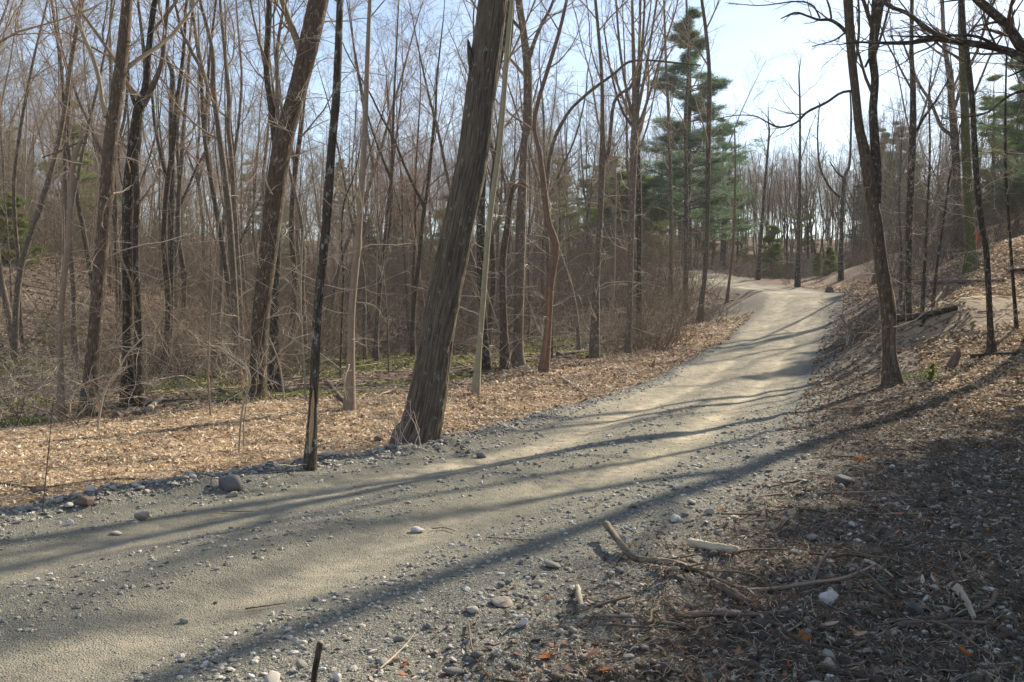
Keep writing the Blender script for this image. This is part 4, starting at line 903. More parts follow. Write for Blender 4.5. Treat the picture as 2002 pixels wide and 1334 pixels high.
# pale torn splinter
def splinter():
    a, b = hit(1864, 1152), hit(1908, 1226); n = 12; rng = np.random.default_rng(4)
    V = []; ax = b - a; sd = norm(np.cross(ax, [0, 0, 1]))
    for j in range(n):
        t = j / (n - 1); c = a + ax * t + np.array([0, 0, .035 + .03 * math.sin(t * 3)]); w = .03 * (1 - .75 * t) * rng.uniform(.75, 1.25)
        for s_, dz in ((-1, -.006), (-.3, .012), (.4, .006), (1, -.01)): V.append(c + sd * s_ * w + np.array([0, 0, dz + rng.normal(0, .003)]))
        for s_ in (1, -1): V.append(c + sd * s_ * w - np.array([0, 0, .02]))
    V = np.array(V); F = []
    for j in range(n - 1):
        for k in range(6): F.append((j * 6 + k, j * 6 + (k + 1) % 6, (j + 1) * 6 + (k + 1) % 6, (j + 1) * 6 + k))
    root = thing('wood_splinter', 'pale torn wood splinter with ragged side slivers, lower right', 'wood', tuple(a), FG)
    me = mesh_np('shard', V - a, np.array(F), M['wood_pale'], False, {'bk': V * [20, 20, 1]}); link('shard', me, root)
    g = Geo(); st = []
    for k in range(4):
        t = .3 + .15 * k; c = a + ax * t + np.array([0, 0, .04]); st.append([c, c + sd * .04 + ax * .05, c + sd * (.05 + .015 * k) + ax * .2])
    tubes(g, np.array(st), np.tile([.008, .006, .002], (4, 1)), 5); link('sliver', g.mesh('sliver', M['wood_pale'], False, a), root)
splinter()

# lobed orange leaves lying singly
def leaf_mesh(seed):
    rng = np.random.default_rng(seed); n = 22; V = [(0, 0, .004)]
    for k in range(n):
        a = 2 * math.pi * k / n; r = (.6 + .4 * abs(math.cos(a * 2.5 + .3))) * (1 + rng.uniform(-.12, .12)) * (1.25 if math.cos(a) > 0 else .9)
        V.append((r * math.cos(a), r * math.sin(a) * .72, .16 * r * r * math.sin(a * 2 + seed) + .12 * r * r))
    F = [(0, 1 + k, 1 + (k + 1) % n) for k in range(n)]
    return mesh_np('oak_leaf', np.array(V), np.array(F), M['orange_leaf'], True)
LM = [leaf_mesh(k) for k in range(4)]
LEAVES = [(1565,1258,44,'broad orange oak leaf near the bottom, brightest in the debris'), (1481,1060,16,'orange leaf under the sticks right of the tan cut wood'), (1634,1137,32,'orange leaf behind the long purple-grey stick'), (1700,1142,24,'rusty leaf under the right tip of the long stick'),
    (1524,1148,13,'small orange leaf left on the long purple stick'), (1806,1027,22,'bright orange leaf high in the middle debris'), (1786,1016,12,'small orange leaf left above the brighter one'), (1830,1136,24,'orange leaf beside the upper edge of the dark root mass'),
    (1748,1122,14,'small rusty leaf right of the stick tip'), (1410,1002,18,'orange-brown leaf on the cobbles at the gravel edge'), (1524,1017,18,'tan-orange leaf lying right of the cobbles'), (1680,903,38,'long orange strip leaf far up in the debris'), (1850,891,12,'tiny red leaf at the top of the debris'),
    (1786,910,12,'tiny orange leaf at the top of debris, left of the red one'), (1440,1282,34,'rusty brown leaf left of the broad orange one'), (1930,1098,28,'orange-pink leaf in the right debris'), (1070,1290,50,'large curled brown oak leaf at the bottom edge'), (1180,1320,46,'brown oak leaf at the bottom edge right of centre'),
    (1568,871,10,'tiny orange leaf on the gravel edge by the tree shadow'), (1660,1138,16,'small leaf touching the long stick from behind')]
for i, (px, py, w, lab) in enumerate(LEAVES):
    p = hit(px, py); s = .42 * w * p[1] / FPX
    o = link('oak_leaf', LM[i % 4], None, (p[0], p[1], p[2] + .012 + s * .25)); o.scale = (s, s, s); o.rotation_euler = (RNG.uniform(-.1, .7), RNG.uniform(-.3, .3), RNG.uniform(0, 6.28)); tag(o, lab, 'leaf', 'single leaves in the debris')

# ------------------------------------------------------------------ cobbles as individuals, gravel as one mass
CM = [mesh_np('cobble', rock_verts(I2, 100 + k, .18, (1, .8, .5), 1), I2[1], M['stone'], True) for k in range(10)]
rng = np.random.default_rng(21)
def scatter(n, y0, y1, cond, power=1.0):
    """points in view, thinned towards the distance"""
    out = []
    while sum(len(a) for a in out) < n:
        u = rng.uniform(0, 1, n * 3); y = y0 * (y1 / y0) ** (u ** power); x = rng.uniform(-.66, .66, n * 3) * y
        T, _, _ = road_t(x, y); k = cond(x, y, T); out.append(np.stack([x, y, T], 1)[k])
        if len(out) > 30: break
    return np.vstack(out)[:n]
def at_px_size(y): return FPX / y
pts = np.vstack([scatter(150, 3.6, 11, lambda x, y, T: (T < -1.02) & (T > -1.32)), scatter(200, 3.4, 10.5, lambda x, y, T: (T > .98) & (T < 2.3 + rng.uniform(-.4, 1.2, len(T))))])
cz = terrain(pts[:, 0], pts[:, 1])
for i, (x, y, T) in enumerate(pts):
    s = rng.uniform(.016, .046) * (1.15 if T < 0 else 1.0) * rng.choice([1, 1, 1.4])
    o = link('cobble', CM[i % 10], None, (x, y, cz[i] + s * .28)); o.scale = (s * rng.uniform(.85, 1.3), s, s * rng.uniform(.75, 1.3)); o.rotation_euler = (rng.uniform(-.3, .3), rng.uniform(-.3, .3), rng.uniform(0, 6.28))
    tag(o, 'small rounded cobble in the gravel berm on the left of the road' if T < 0 else 'small rounded cobble in the loose stones beside the debris', 'stone', 'cobbles in the left gravel berm' if T < 0 else 'cobbles by the debris')

def rotmats(n, tilt):
    a = rng.uniform(0, 2 * math.pi, n); bx = rng.normal(0, tilt, n); by = rng.normal(0, tilt, n)
    ca, sa = np.cos(a), np.sin(a); Rz = np.zeros((n, 3, 3)); Rz[:, 0, 0] = ca; Rz[:, 0, 1] = -sa; Rz[:, 1, 0] = sa; Rz[:, 1, 1] = ca; Rz[:, 2, 2] = 1
    Rx = np.zeros((n, 3, 3)); Rx[:, 0, 0] = 1; Rx[:, 1, 1] = np.cos(bx); Rx[:, 1, 2] = -np.sin(bx); Rx[:, 2, 1] = np.sin(bx); Rx[:, 2, 2] = np.cos(bx)
    Ry = np.zeros((n, 3, 3)); Ry[:, 1, 1] = 1; Ry[:, 0, 0] = np.cos(by); Ry[:, 0, 2] = np.sin(by); Ry[:, 2, 0] = -np.sin(by); Ry[:, 2, 2] = np.cos(by)
    return Rx @ Ry @ Rz
def scatter_mesh(name, temps, F, pos, scale, tilt, mat, smooth=True):
    n = len(pos); k = rng.integers(0, len(temps), n); T = np.stack(temps)[k] * scale[:, None, :]
    V = np.einsum('nij,nvj->nvi', rotmats(n, tilt), T) + pos[:, None]
    nv = T.shape[1]; FF = (F[None] + (np.arange(n) * nv)[:, None, None]).reshape(-1, F.shape[1])
    return mesh_np(name, V.reshape(-1, 3), FF, mat, smooth)
OCT = (np.array([(1,0,0), (-1,0,0), (0,1,0), (0,-1,0), (0,0,1), (0,0,-1)], float), np.array([(0,2,4), (2,1,4), (1,3,4), (3,0,4), (2,0,5), (1,2,5), (3,1,5), (0,3,5)]))
def stones(name, label, P3, smin, smax, base, pw=2.2):
    n = len(P3); z = terrain(P3[:, 0], P3[:, 1]); s = smin + (smax - smin) * rng.uniform(0, 1, n) ** pw
    s = s * np.clip(P3[:, 1] / 8, .8, 1.4)
    t = [rock_verts(base, 200 + k, .3 if len(base[0]) > 6 else .15, (1, .8, .5)) * (1 if len(base[0]) > 6 else rng.uniform(.8, 1.2, (len(base[0]), 3))) for k in range(14)]
    sc = s[:, None] * rng.uniform(.75, 1.25, (n, 3)); pos = np.stack([P3[:, 0], P3[:, 1], z + s * .18], 1)
    return tag(link(name, scatter_mesh(name, t, base[1], pos, sc, .25, M['stone'], False)), label, kind='stuff')
edge_f = lambda x, y: .25 * perlin(x * 1.2, y * 1.2, 77)
pg = np.vstack([scatter(7000, 3.3, 14, lambda x, y, T: (T > .72 + edge_f(x, y)) & (T < 2.6 + 2.5 * rng.uniform(0, 1, len(T)) ** 3), 1.1), scatter(4200, 4, 28, lambda x, y, T: (T < -.97 - edge_f(x, y) * .3) & (T > -1.38 - edge_f(x, y))),
               scatter(2500, 3.5, 16, lambda x, y, T: (np.abs(T) < .95) & ((np.abs(T) < .24) | (np.abs(T) > .66))), scatter(1200, 3.3, 11, lambda x, y, T: (T > 2.0) & (T < 7))])
stones('gravel', 'loose pebbles heaped along both edges of the road', pg, .008, .034, I1)
pg = np.vstack([scatter(19000, 3.3, 44, lambda x, y, T: (np.abs(T) < 1.15) & (rng.uniform(0, 1, len(T)) < .25 + .75 * (np.exp(-(T / .22) ** 2) + sstep(.6, .9, np.abs(T)))), .9), scatter(6000, 3.3, 20, lambda x, y, T: (T > .9) & (T < 3)), scatter(5000, 3.8, 44, lambda x, y, T: (T < -.95) & (T > -1.45)), scatter(2500, 32, 50, lambda x, y, T: (T < -1) & (T > -2.4)), scatter(6000, 11, 36, lambda x, y, T: (T > .85) & (T < 1.9))])
stones('fine_gravel', 'fine grit and small chips strewn over the road', pg, .004, .012, OCT, 1.5)

# ------------------------------------------------------------------ leaf litter, straw, twigs
def leaf_temps(n, w=.45):
    out = []
    for k in range(n):
        c = rng.uniform(.05, .35); t = np.array([(-1, 0, c * .6), (-.3, -w, .0), (.45, -w * .8, c * .2), (1, 0, c), (.4, w * .85, c * .35), (-.35, w, .05)]); t[:, 2] += rng.uniform(-.08, .12, 6); out.append(t)
    return out
LF = np.array([(0, 1, 2, 5), (2, 3, 4, 5)])
def litter(name, label, P3, smin, smax, mat, w=.45, tilt=.45, lift=.35):
    n = len(P3); z = terrain(P3[:, 0], P3[:, 1]); s = rng.uniform(smin, smax, n) * np.clip((P3[:, 1] / 12) ** .6, .9, 2.6)
    pos = np.stack([P3[:, 0], P3[:, 1], z + s * lift * rng.uniform(.1, 1, n)], 1)
    return tag(link(name, scatter_mesh(name, leaf_temps(12, w), LF, pos, s[:, None].repeat(3, 1) * rng.uniform(.8, 1.2, (n, 3)), tilt, M[mat], False)), label, kind='stuff')
LEFTLIT = scatter(56000, 7.0, 42, lambda x, y, T: (T < -1.2 - .2 * edge_f(x, y)) & (y < strip_edge(x) + rng.normal(.2, .6, len(x))), .8)
LEFTLIT = LEFTLIT[rng.uniform(0, 1, len(LEFTLIT)) < np.clip(.75 + 1.1 * fbm(LEFTLIT[:, 0] * .8, LEFTLIT[:, 1] * .8, 91, 3), .12, 1)]
litter('leaf_litter', 'brown dead leaves covering the clearing left of the road', LEFTLIT, .014, .05, 'leaves')
litter('dark_litter', 'darker damp leaves in drifts over the left clearing', scatter(12000, 7, 40, lambda x, y, T: (T < -1.15) & (y < strip_edge(x) + 1) & (perlin(x * .9, y * .9, 93) > .05), .8), .014, .045, 'dark_leaves')
litter('straw_litter', 'pale straw and shredded stalks over the left clearing', scatter(42000, 7.0, 17, lambda x, y, T: (T < -1.2) & (x < 3.5) & (rng.uniform(0, 1, len(x)) < np.clip(.95 - .09 * (x + 6), .15, 1)), .8), .03, .07, 'straw', .07, .25, .3)
litter('slope_leaves', 'brown dead leaves on the right bank and slope', scatter(42000, 8.5, 52, lambda x, y, T: (T > np.where(y < 40, 2.7, 1.3) + .5 * edge_f(x, y)) & (x > 0) & (np.hypot(x - hx, y - hy) > 1.6 + 1.2 * rng.uniform(0, 1, len(x))) & ((y > 13) | (rng.uniform(0, 1, len(x)) < .12)), .8), .025, .05, 'leaves')
litter('hollow_leaves', 'dead leaves lying in the wet hollow and on the far hillside', scatter(20000, 14, 65, lambda x, y, T: (T < -1.4) & (y > strip_edge(x)), 1.0), .035, .065, 'dark_leaves')
litter('debris_leaves', 'dark weathered leaf scraps in the roadside debris', scatter(14000, 3.2, 15, lambda x, y, T: (T > 1.15 + .6 * rng.uniform(0, 1, len(T)) ** 2) & (T < 14), .8), .010, .032, 'dark_leaves')
litter('verge_scraps', 'dark leaf scraps and bark on the right verge of the climbing road', scatter(10000, 12, 44, lambda x, y, T: (T > 1.15) & (T < 3.6), .8), .02, .045, 'dark_leaves')
litter('wood_chips', 'pale wood chips and shreds in the roadside debris', scatter(5000, 3.2, 15, lambda x, y, T: (T > 1.25 + .8 * rng.uniform(0, 1, len(T)) ** 2) & (T < 14), .8), .012, .036, 'straw', .16, .4)
def scat_sticks():
    pass
litter('bark_scraps', 'curled scraps of bark and torn wood in the roadside debris', scatter(5000, 3.2, 15, lambda x, y, T: (T > 1.5 + .5 * rng.uniform(0, 1, len(T))) & (T < 14), .8), .018, .06, 'dark_leaves', .22, .5, .6)
def twig_litter(name, label, P3, l0, l1, r, mat, sides=3):
    n = len(P3); a = rng.uniform(0, 6.28, n); L = rng.uniform(l0, l1, n) * np.clip((P3[:, 1] / 10) ** .5, .8, 2.2); st = 4
    pts = np.zeros((n, st, 3)); x = P3[:, 0].copy(); y = P3[:, 1].copy()
    for j in range(st):
        pts[:, j, 0] = x; pts[:, j, 1] = y; a = a + rng.normal(0, .25, n); x = x + np.cos(a) * L / st; y = y + np.sin(a) * L / st
    z = terrain(pts[..., 0].ravel(), pts[..., 1].ravel()).reshape(n, st); hgt = rng.uniform(0, .045, (n, 1)) * rng.uniform(.2, 1.6, (n, st))
    pts[..., 2] = z + .006 + hgt
    rr = (r * rng.uniform(.5, 1.6, n) * np.clip(P3[:, 1] / 9, .8, 2.5))[:, None] * np.linspace(1, .5, st)[None]
    g = Geo(); tubes(g, pts, rr, sides); return tag(link(name, g.mesh(name, M[mat])), label, kind='stuff')
twig_litter('debris_twigs', 'broken twigs tangled through the roadside debris', scatter(7500, 3.2, 15, lambda x, y, T: (T > 1.4 + .8 * rng.uniform(0, 1, len(T)) ** 2) & (T < 14), .85), .05, .38, .0025, 'twig_dark', 3)
twig_litter('pale_debris_twigs', 'bleached twigs tangled through the roadside debris', scatter(2600, 3.2, 15, lambda x, y, T: (T > 1.5) & (T < 14), .85), .05, .25, .002, 'twig_pale', 4)
twig_litter('fallen_twigs', 'fallen twigs lying on the leaves left of the road', scatter(4500, 7, 45, lambda x, y, T: (T < -1.25), .9), .15, .7, .0035, 'twig')
twig_litter('hollow_branches', 'dead branches lying across each other in the wet hollow', scatter(650, 14, 45, lambda x, y, T: (T < -1.6) & (y > strip_edge(x) + .3), .9), .6, 2.2, .008, 'twig', 4)
twig_litter('bank_twigs', 'fallen twigs lying on the right bank', scatter(2200, 10, 36, lambda x, y, T: (T > 1.4) & (x > 3), .9), .15, .6, .0035, 'twig_dark')

pc = scatter(1500, 3.2, 14, lambda x, y, T: (T > 1.4 + .6 * rng.uniform(0, 1, len(T))) & (T < 14) & (perlin(x * 1.1, y * 1.1, 88) > -.12), .85)
z = terrain(pc[:, 0], pc[:, 1]); sc_ = rng.uniform(.012, .06, len(pc)) * rng.uniform(.4, 1, len(pc)); cm = scatter_mesh('soil_clods', [rock_verts(I1, 700 + k, .7, (1, .9, .55)) for k in range(8)], I1[1], np.stack([pc[:, 0], pc[:, 1], z + sc_ * .1], 1), sc_[:, None].repeat(3, 1), .3, M['soil_clod'])
tag(link('soil_clods', cm), 'clods of dark earth and root crumbs in the roadside debris', kind='stuff')
STM = []
for k in range(8):
    g = Geo(); p = np.zeros((6, 3)); p[:, 0] = np.linspace(-.5, .5, 6); p[:, 1] = np.cumsum(rng.normal(0, .035, 6)); p[:, 2] = np.abs(np.cumsum(rng.normal(0, .02, 6))); q = resample(np.hstack([p, (np.linspace(.022, .010, 6) * rng.uniform(.7, 1.5))[:, None]]), 14); e = q[[0]].copy(); e[0, 3] *= .05; f_ = q[[-1]].copy(); f_[0, 3] *= .05; q = np.vstack([e - [.002, 0, 0, 0], q, f_ + [.002, 0, 0, 0]])
    tubes(g, q[None, :, :3], q[None, :, 3], 7); 
    if k % 2: l2, r2 = grow(rng, q[None, :, :3], q[None, :, 3], 2, .3, .8, (.5, .9), .4, 5, .1, 0, .6, .004); tubes(g, l2, r2, 5)
    STM.append(g.mesh('stick', M[['twig_dark', 'bark_grey', 'bark_brown', 'twig_dark', 'wood_rot', 'twig_dark', 'bark_brown', 'bark_grey'][k]]))
ps = scatter(150, 3.6, 13, lambda x, y, T: (T > 1.5) & (T < 12), .8); z = terrain(ps[:, 0], ps[:, 1])
for i, (x, y, T) in enumerate(ps):
    L = rng.uniform(.1, .55) ** 1.2; o = link('stick', STM[i % 8], None, (x, y, z[i] + .035)); o.scale = (L, L, L * 1.2); o.rotation_euler = (0, rng.uniform(-.12, .12), rng.uniform(0, 6.28)); tag(o, 'short broken stick lying among the stones and soil right of the road', 'stick', 'small broken sticks in the debris')

# ------------------------------------------------------------------ tree kinds for the woods behind (one of each, then copies)
def make_bare(seed, H, r0, mat, twigmat, first=.35, crown=13, ang=(.45, .95), forks=0, lean=.03, l1=.32, shoots=14, name='bare_tree', fine=True):
    rng = np.random.default_rng(seed); n = 12
    p = np.zeros((n, 3)); dv = norm(np.array([rng.normal(0, lean), rng.normal(0, lean), 1])); 
    p[0] = [0, 0, -.4]
    for j in range(1, n): dv = norm(dv + rng.normal(0, .065, 3) + [0, 0, .04]); p[j] = p[j - 1] + dv * H / (n - 1)
    r = r0 * np.array([1.35, 1.0, .93, .87, .8, .73, .64, .54, .43, .32, .2, .08]); Q = resample(np.hstack([p, r[:, None]]), 26)
    g = Geo(); tubes(g, Q[None, :, :3], Q[None, :, 3], 10)
    stems = [Q]
    for k in range(forks):
        t = rng.integers(8, 14); b = Q[t]; a = rng.uniform(0, 6.28); d = norm(np.array([math.cos(a) * .45, math.sin(a) * .45, 1])); m = 10; pp = [b.copy()]
        for j in range(m): d = norm(d + rng.normal(0, .06, 3) + [0, 0, .07]); nb = pp[-1].copy(); nb[:3] = nb[:3] + d * (H * (1 - t / 26)) / m; nb[3] = b[3] * .8 * (1 - .85 * (j + 1) / m); pp.append(nb)
        q = resample(np.array(pp), 26); tubes(g, q[None, :, :3], q[None, :, 3], 8); stems.append(q)
    c = Geo()
    for k, q in enumerate(stems):
        a = (q[None, :, :3], q[None, :, 3])
        L1, R1 = grow(rng, *a, crown if k == 0 else crown // 2 + 1, first if k == 0 else .2, .98, (ang[0] + .12, ang[1] + .2), l1 * .85, 7, .13, .09, .40, .010)
        L2, R2 = grow(rng, L1, R1, 9, .1, 1, (.35, .95), .5, 5, .16, .05, .55, .0055)
        L3, R3 = grow(rng, L2, R2, 8, .05, 1, (.35, 1.0), .62, 4, .2, .03, .6, .0036)
        tubes(c, L1, R1, 5); tubes(c, L2, R2, 4); tubes(c, L3, R3, 3)
    if shoots:
        l2, r2 = grow(rng, Q[None, :, :3], Q[None, :, 3], shoots, .04, first + .1, (.9, 1.5), .1, 5, .15, .03, .15, .006, lenabs=(.7, 2.6)); l3, r3 = grow(rng, l2, r2, 5, .2, 1, (.4, 1.0), .5, 3, .15, .02, .6, .004); tubes(c, l2, r2, 4); tubes(c, l3, r3, 3)
    return g.mesh('trunk', M[mat]), c.mesh('crown', M[twigmat])
KINDS = [
    (make_bare(301, 18, .10, 'bark_grey', 'twig', forks=1), 'bare grey forest tree'), (make_bare(302, 20, .125, 'bark_brown', 'twig', forks=1, crown=11), 'bare brown forest tree'), (make_bare(303, 16, .075, 'bark_grey', 'twig', first=.45, crown=12, ang=(.25, .6)), 'slim upright-limbed grey tree'),
    (make_bare(304, 19, .13, 'bark_dark', 'twig_dark', forks=2, crown=9), 'dark forest tree forking low'), (make_bare(305, 14, .055, 'bark_smooth', 'twig', first=.4, crown=12, ang=(.25, .6)), 'thin smooth-barked forest tree'), (make_bare(306, 17, .085, 'bark_brown', 'twig_red', forks=1, crown=12, ang=(.25, .6)), 'reddish budding forest tree'),
    (make_bare(307, 17, .09, 'bark_grey', 'twig', first=.5, crown=13, ang=(.3, .7), lean=.12), 'leaning grey forest tree'), (make_bare(308, 12, .045, 'bark_grey', 'twig', first=.3, crown=14, ang=(.3, .8)), 'young thin grey forest tree')]

def make_pine(seed, H, r0, spread, mat, base=.2, tiers=22, dens=1.0):
    rng = np.random.default_rng(seed); n = 10; p = np.zeros((n, 3)); p[:, 2] = np.linspace(-.4, H, n); p[1:, :2] += np.cumsum(rng.normal(0, .04, (n - 1, 2)), 0)
    r = r0 * np.linspace(1.15, .08, n); Q = resample(np.hstack([p, r[:, None]]), 24); g = Geo(); tubes(g, Q[None, :, :3], Q[None, :, 3], 9)
    L = []; Rr = []
    for k in range(tiers):
        t = base + (1 - base) * (k + rng.uniform(-.3, .3)) / tiers; t = min(t, .985); c = Q[int(t * 23)][:3]; f = (1 - t) / (1 - base); ln = spread * (f ** .75 * rng.uniform(.65, 1.2) + .08)
        for j in range(rng.integers(3, 6)):
            if rng.uniform() > .85: continue
            a = rng.uniform(0, 6.28); d = np.array([math.cos(a), math.sin(a), rng.uniform(-.05, .22)]); l_ = ln * rng.uniform(.55, 1.15); q = [c + np.array([0, 0, rng.uniform(-.2, .2)])]
            for m_ in range(5): d = norm(d + rng.normal(0, .06, 3) + [0, 0, .03]); q.append(q[-1] + d * l_ / 5)
            L.append(q); Rr.append(np.linspace(.035, .008, 6) * (.5 + f))
    L = np.array(L); Rr = np.array(Rr); bg = Geo(); tubes(bg, L, Rr, 4)
    l2, r2 = grow(rng, L, Rr, 9, .2, 1, (.5, 1.0), .42, 3, .1, .03, .5, .006, flat=.35); tubes(bg, l2, r2, 3)
    # needle tufts along the outer shoots: starbursts of slim blades
    allp = np.vstack([l2[:, 1:].reshape(-1, 3), L[:, 2:].reshape(-1, 3), (l2[:, 2:] * .5 + l2[:, 1:-1] * .5).reshape(-1, 3)]); allp = allp[rng.uniform(0, 1, len(allp)) < dens]; K = len(allp); nb = 16
    d = rng.normal(size=(K, nb, 3)); d[..., 2] = np.abs(d[..., 2]) * .35; d = norm(d); ln = rng.uniform(.16, .34, (K, nb, 1)); sd = norm(np.cross(d, rng.normal(size=(K, nb, 3)))) * .014
    c = allp[:, None] + rng.normal(0, .13, (K, nb, 3)) * [1, 1, .45]; V = np.stack([c - sd, c + sd, c + d * ln], 2).reshape(-1, 3); F = np.arange(len(V)).reshape(-1, 3)
    return g.mesh('trunk', M['bark_dark']), bg.mesh('limbs', M['twig_dark']), mesh_np('needles', V, F, M[mat], False)
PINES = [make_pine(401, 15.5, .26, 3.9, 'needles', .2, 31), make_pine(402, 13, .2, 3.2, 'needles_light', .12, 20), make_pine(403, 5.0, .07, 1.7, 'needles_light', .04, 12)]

def tree_obj(parts, names, name, label, loc, rz, s, group, sz=None):
    root = thing(name, label, 'tree', loc, group, rz); root.scale = (s, s, sz or s)
    for n, me in zip(names, parts):
        o = link(n, me, root)
        if n != 'trunk': o['kind'] = 'stuff'
    return root

# evergreens, one by one: px of the stem, depth, kind, scale, label
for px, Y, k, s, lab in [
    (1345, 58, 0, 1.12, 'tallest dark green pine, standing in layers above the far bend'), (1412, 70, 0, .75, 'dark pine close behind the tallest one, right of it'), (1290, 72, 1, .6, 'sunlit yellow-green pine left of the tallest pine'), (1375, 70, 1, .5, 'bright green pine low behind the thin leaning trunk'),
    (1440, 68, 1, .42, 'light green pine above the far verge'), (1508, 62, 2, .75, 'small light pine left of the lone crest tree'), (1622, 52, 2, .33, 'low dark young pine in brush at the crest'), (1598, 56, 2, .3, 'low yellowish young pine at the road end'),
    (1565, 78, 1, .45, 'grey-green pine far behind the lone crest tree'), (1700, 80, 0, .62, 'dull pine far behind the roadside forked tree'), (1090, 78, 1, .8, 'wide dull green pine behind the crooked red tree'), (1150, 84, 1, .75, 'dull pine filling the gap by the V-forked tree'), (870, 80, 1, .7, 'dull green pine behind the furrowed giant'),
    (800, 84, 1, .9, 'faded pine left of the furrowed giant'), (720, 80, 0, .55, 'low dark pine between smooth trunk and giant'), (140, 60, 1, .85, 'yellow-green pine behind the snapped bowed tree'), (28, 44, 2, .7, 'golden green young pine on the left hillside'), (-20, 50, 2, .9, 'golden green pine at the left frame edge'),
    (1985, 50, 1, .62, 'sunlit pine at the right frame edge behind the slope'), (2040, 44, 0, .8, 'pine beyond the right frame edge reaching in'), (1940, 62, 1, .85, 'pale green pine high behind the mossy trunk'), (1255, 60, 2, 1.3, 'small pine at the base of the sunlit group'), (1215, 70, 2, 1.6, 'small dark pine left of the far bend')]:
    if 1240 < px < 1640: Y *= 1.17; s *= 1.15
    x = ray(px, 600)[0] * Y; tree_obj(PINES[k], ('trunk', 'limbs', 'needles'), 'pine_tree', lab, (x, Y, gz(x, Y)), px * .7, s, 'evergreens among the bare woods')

# woods: bare trees, each its own thing; nearer ones keep clear of the one-by-one trees and of the road
rng = np.random.default_rng(77)
placed = [tuple(h) for h in HERO]
protos = {}
def zone(px, Y):
    side = 'behind the left clearing' if px < 560 else 'behind the furrowed giant' if px < 960 else 'below the far bend' if px < 1400 else 'beyond the road crest' if px < 1680 else 'on the right slope'
    dist = 'at middle distance' if Y < 42 else 'deep in the woods'
    return side, dist
LAND = [(20,'the left frame edge'),(119,'the snapped bowed tree'),(174,'the pale-limbed brown trunk'),(261,'the twin-stemmed tree'),(336,'the broken straight trunk'),(430,'the high-forked grey tree'),(520,'the leaning brown trunk'),(625,'the thin lichen-spotted trunk'),(700,'the smooth pinkish trunk'),(780,'the furrowed giant'),(890,'the giant trunk upper half'),(950,'the greenish slender trunk'),(1015,'the upright grey-brown trunk'),(1070,'the crooked red tree'),(1170,'the narrow V-forked tree'),(1235,'the broom-crowned tree'),(1310,'the far road bend'),(1380,'the tall trunk leaning by the bend'),(1430,'the pinkish bank sapling'),(1490,'the far verge tree'),(1560,'the lone crest tree'),(1645,'the lyre-shaped tree'),(1725,'the roadside forked tree'),(1778,'the trunk above the curved log'),(1820,'the slanting slope sapling'),(1870,'the stout dark slope tree'),(1898,'the mossy trunk'),(1935,'the slim left-leaning trunk'),(1985,'the right edge sapling')]
USED = {}
def where(px, Y):
    lx, ln = min(LAND, key=lambda t: abs(t[0] - px)); side = 'left of' if px < lx else 'right of'
    dist = 'near' if Y < 30 else 'mid-distance' if Y < 42 else 'far' if Y < 58 else 'farthest'
    return side, ln, dist
cnt = 0; tries = 0
MID = []
while cnt < 215 and tries < 9000:
    tries += 1
    Y = 22 + 62 * rng.uniform() ** 1.0; px = rng.uniform(-150, 2150); x = (px - 1001) / FPX * Y
    T, _, _ = road_t(np.array([x]), np.array([Y])); T = abs(float(T[0]))
    if T < 1.9: continue
    if 1395 < px < 1690 and Y < 74: continue
    if 1395 < px < 1690 and rng.uniform() > .45: continue
    if 1255 < px < 1400 and Y < 60: continue
    if 735 < px < 900 and Y < 45 and rng.uniform() > .3: continue
    if px > 1690 and Y < 34: continue
    if 560 < px < 1300 and Y < 29: continue
    if px > 1690 and rng.uniform() > .5: continue
    tt_ = np.arange(1.5, 22, .7); sx = x - .68 * tt_; sy = Y - .73 * tt_; Ts, _, _ = road_t(sx, sy)
    if np.any((np.abs(Ts) < 1.2) & (sy > 14) & (sy < 47)) and rng.uniform() < .95: continue
    md = 1.7 if Y < 35 else 2.2
    if any((x - a) ** 2 + (Y - b) ** 2 < md * md for a, b in placed): continue
    placed.append((x, Y)); k = int(rng.choice([0, 1, 2, 2, 3, 4, 4, 5, 6, 7, 7])); s = rng.uniform(.7, 1.1)
    if 1395 < px < 1690: k = int(rng.choice([2, 4, 7])); s = rng.uniform(.5, .72)
    if 700 < px < 900 and rng.uniform() < .5: k = 5; s = rng.uniform(.8, 1.0)
    if 1690 < px: s *= .85
    side, ln, dist = where(px, Y); lab = f'{dist} {KINDS[k][1]}, {side} {ln}'
    loc = (x, Y, gz(x, Y)); rz = rng.uniform(0, 6.28)
    if k in protos:
        r = copy_tree(protos[k], loc, rz, (s, s, s), lab, 'bare trees filling the woods')
    else:
        r = thing('forest_tree', lab, 'tree', loc, 'bare trees filling the woods', rz); r.scale = (s, s, s)
        link('trunk', KINDS[k][0][0], r); link('crown', KINDS[k][0][1], r); protos[k] = r
    r['category'] = 'tree'; cnt += 1

# trees out of frame that throw the shadows on the road (they stand on the right-hand and rear side)
for i, (x, y, k, s) in enumerate([(11.5, 10.5, 3, .95), (13.5, 14.5, 1, .95), (12.3, 20.8, 1, .95), (9.6, 7.2, 3, .95), (17, 9, 6, .9), (9.0, 3.5, 1, .9), (20, 17, 3, .9), (-11, 14, 0, .9), (-14, 18, 3, .9), (15, 4, 1, .9)]):
    r = copy_tree(protos[k], (x, y, gz(x, y)), i * 1.3, (s, s, s), f'{KINDS[k][1]} standing just outside the frame', 'trees outside the frame'); r['category'] = 'tree'
    if (x, y) == (12.3, 20.8): r.scale = (1.5, 1.5, .95)

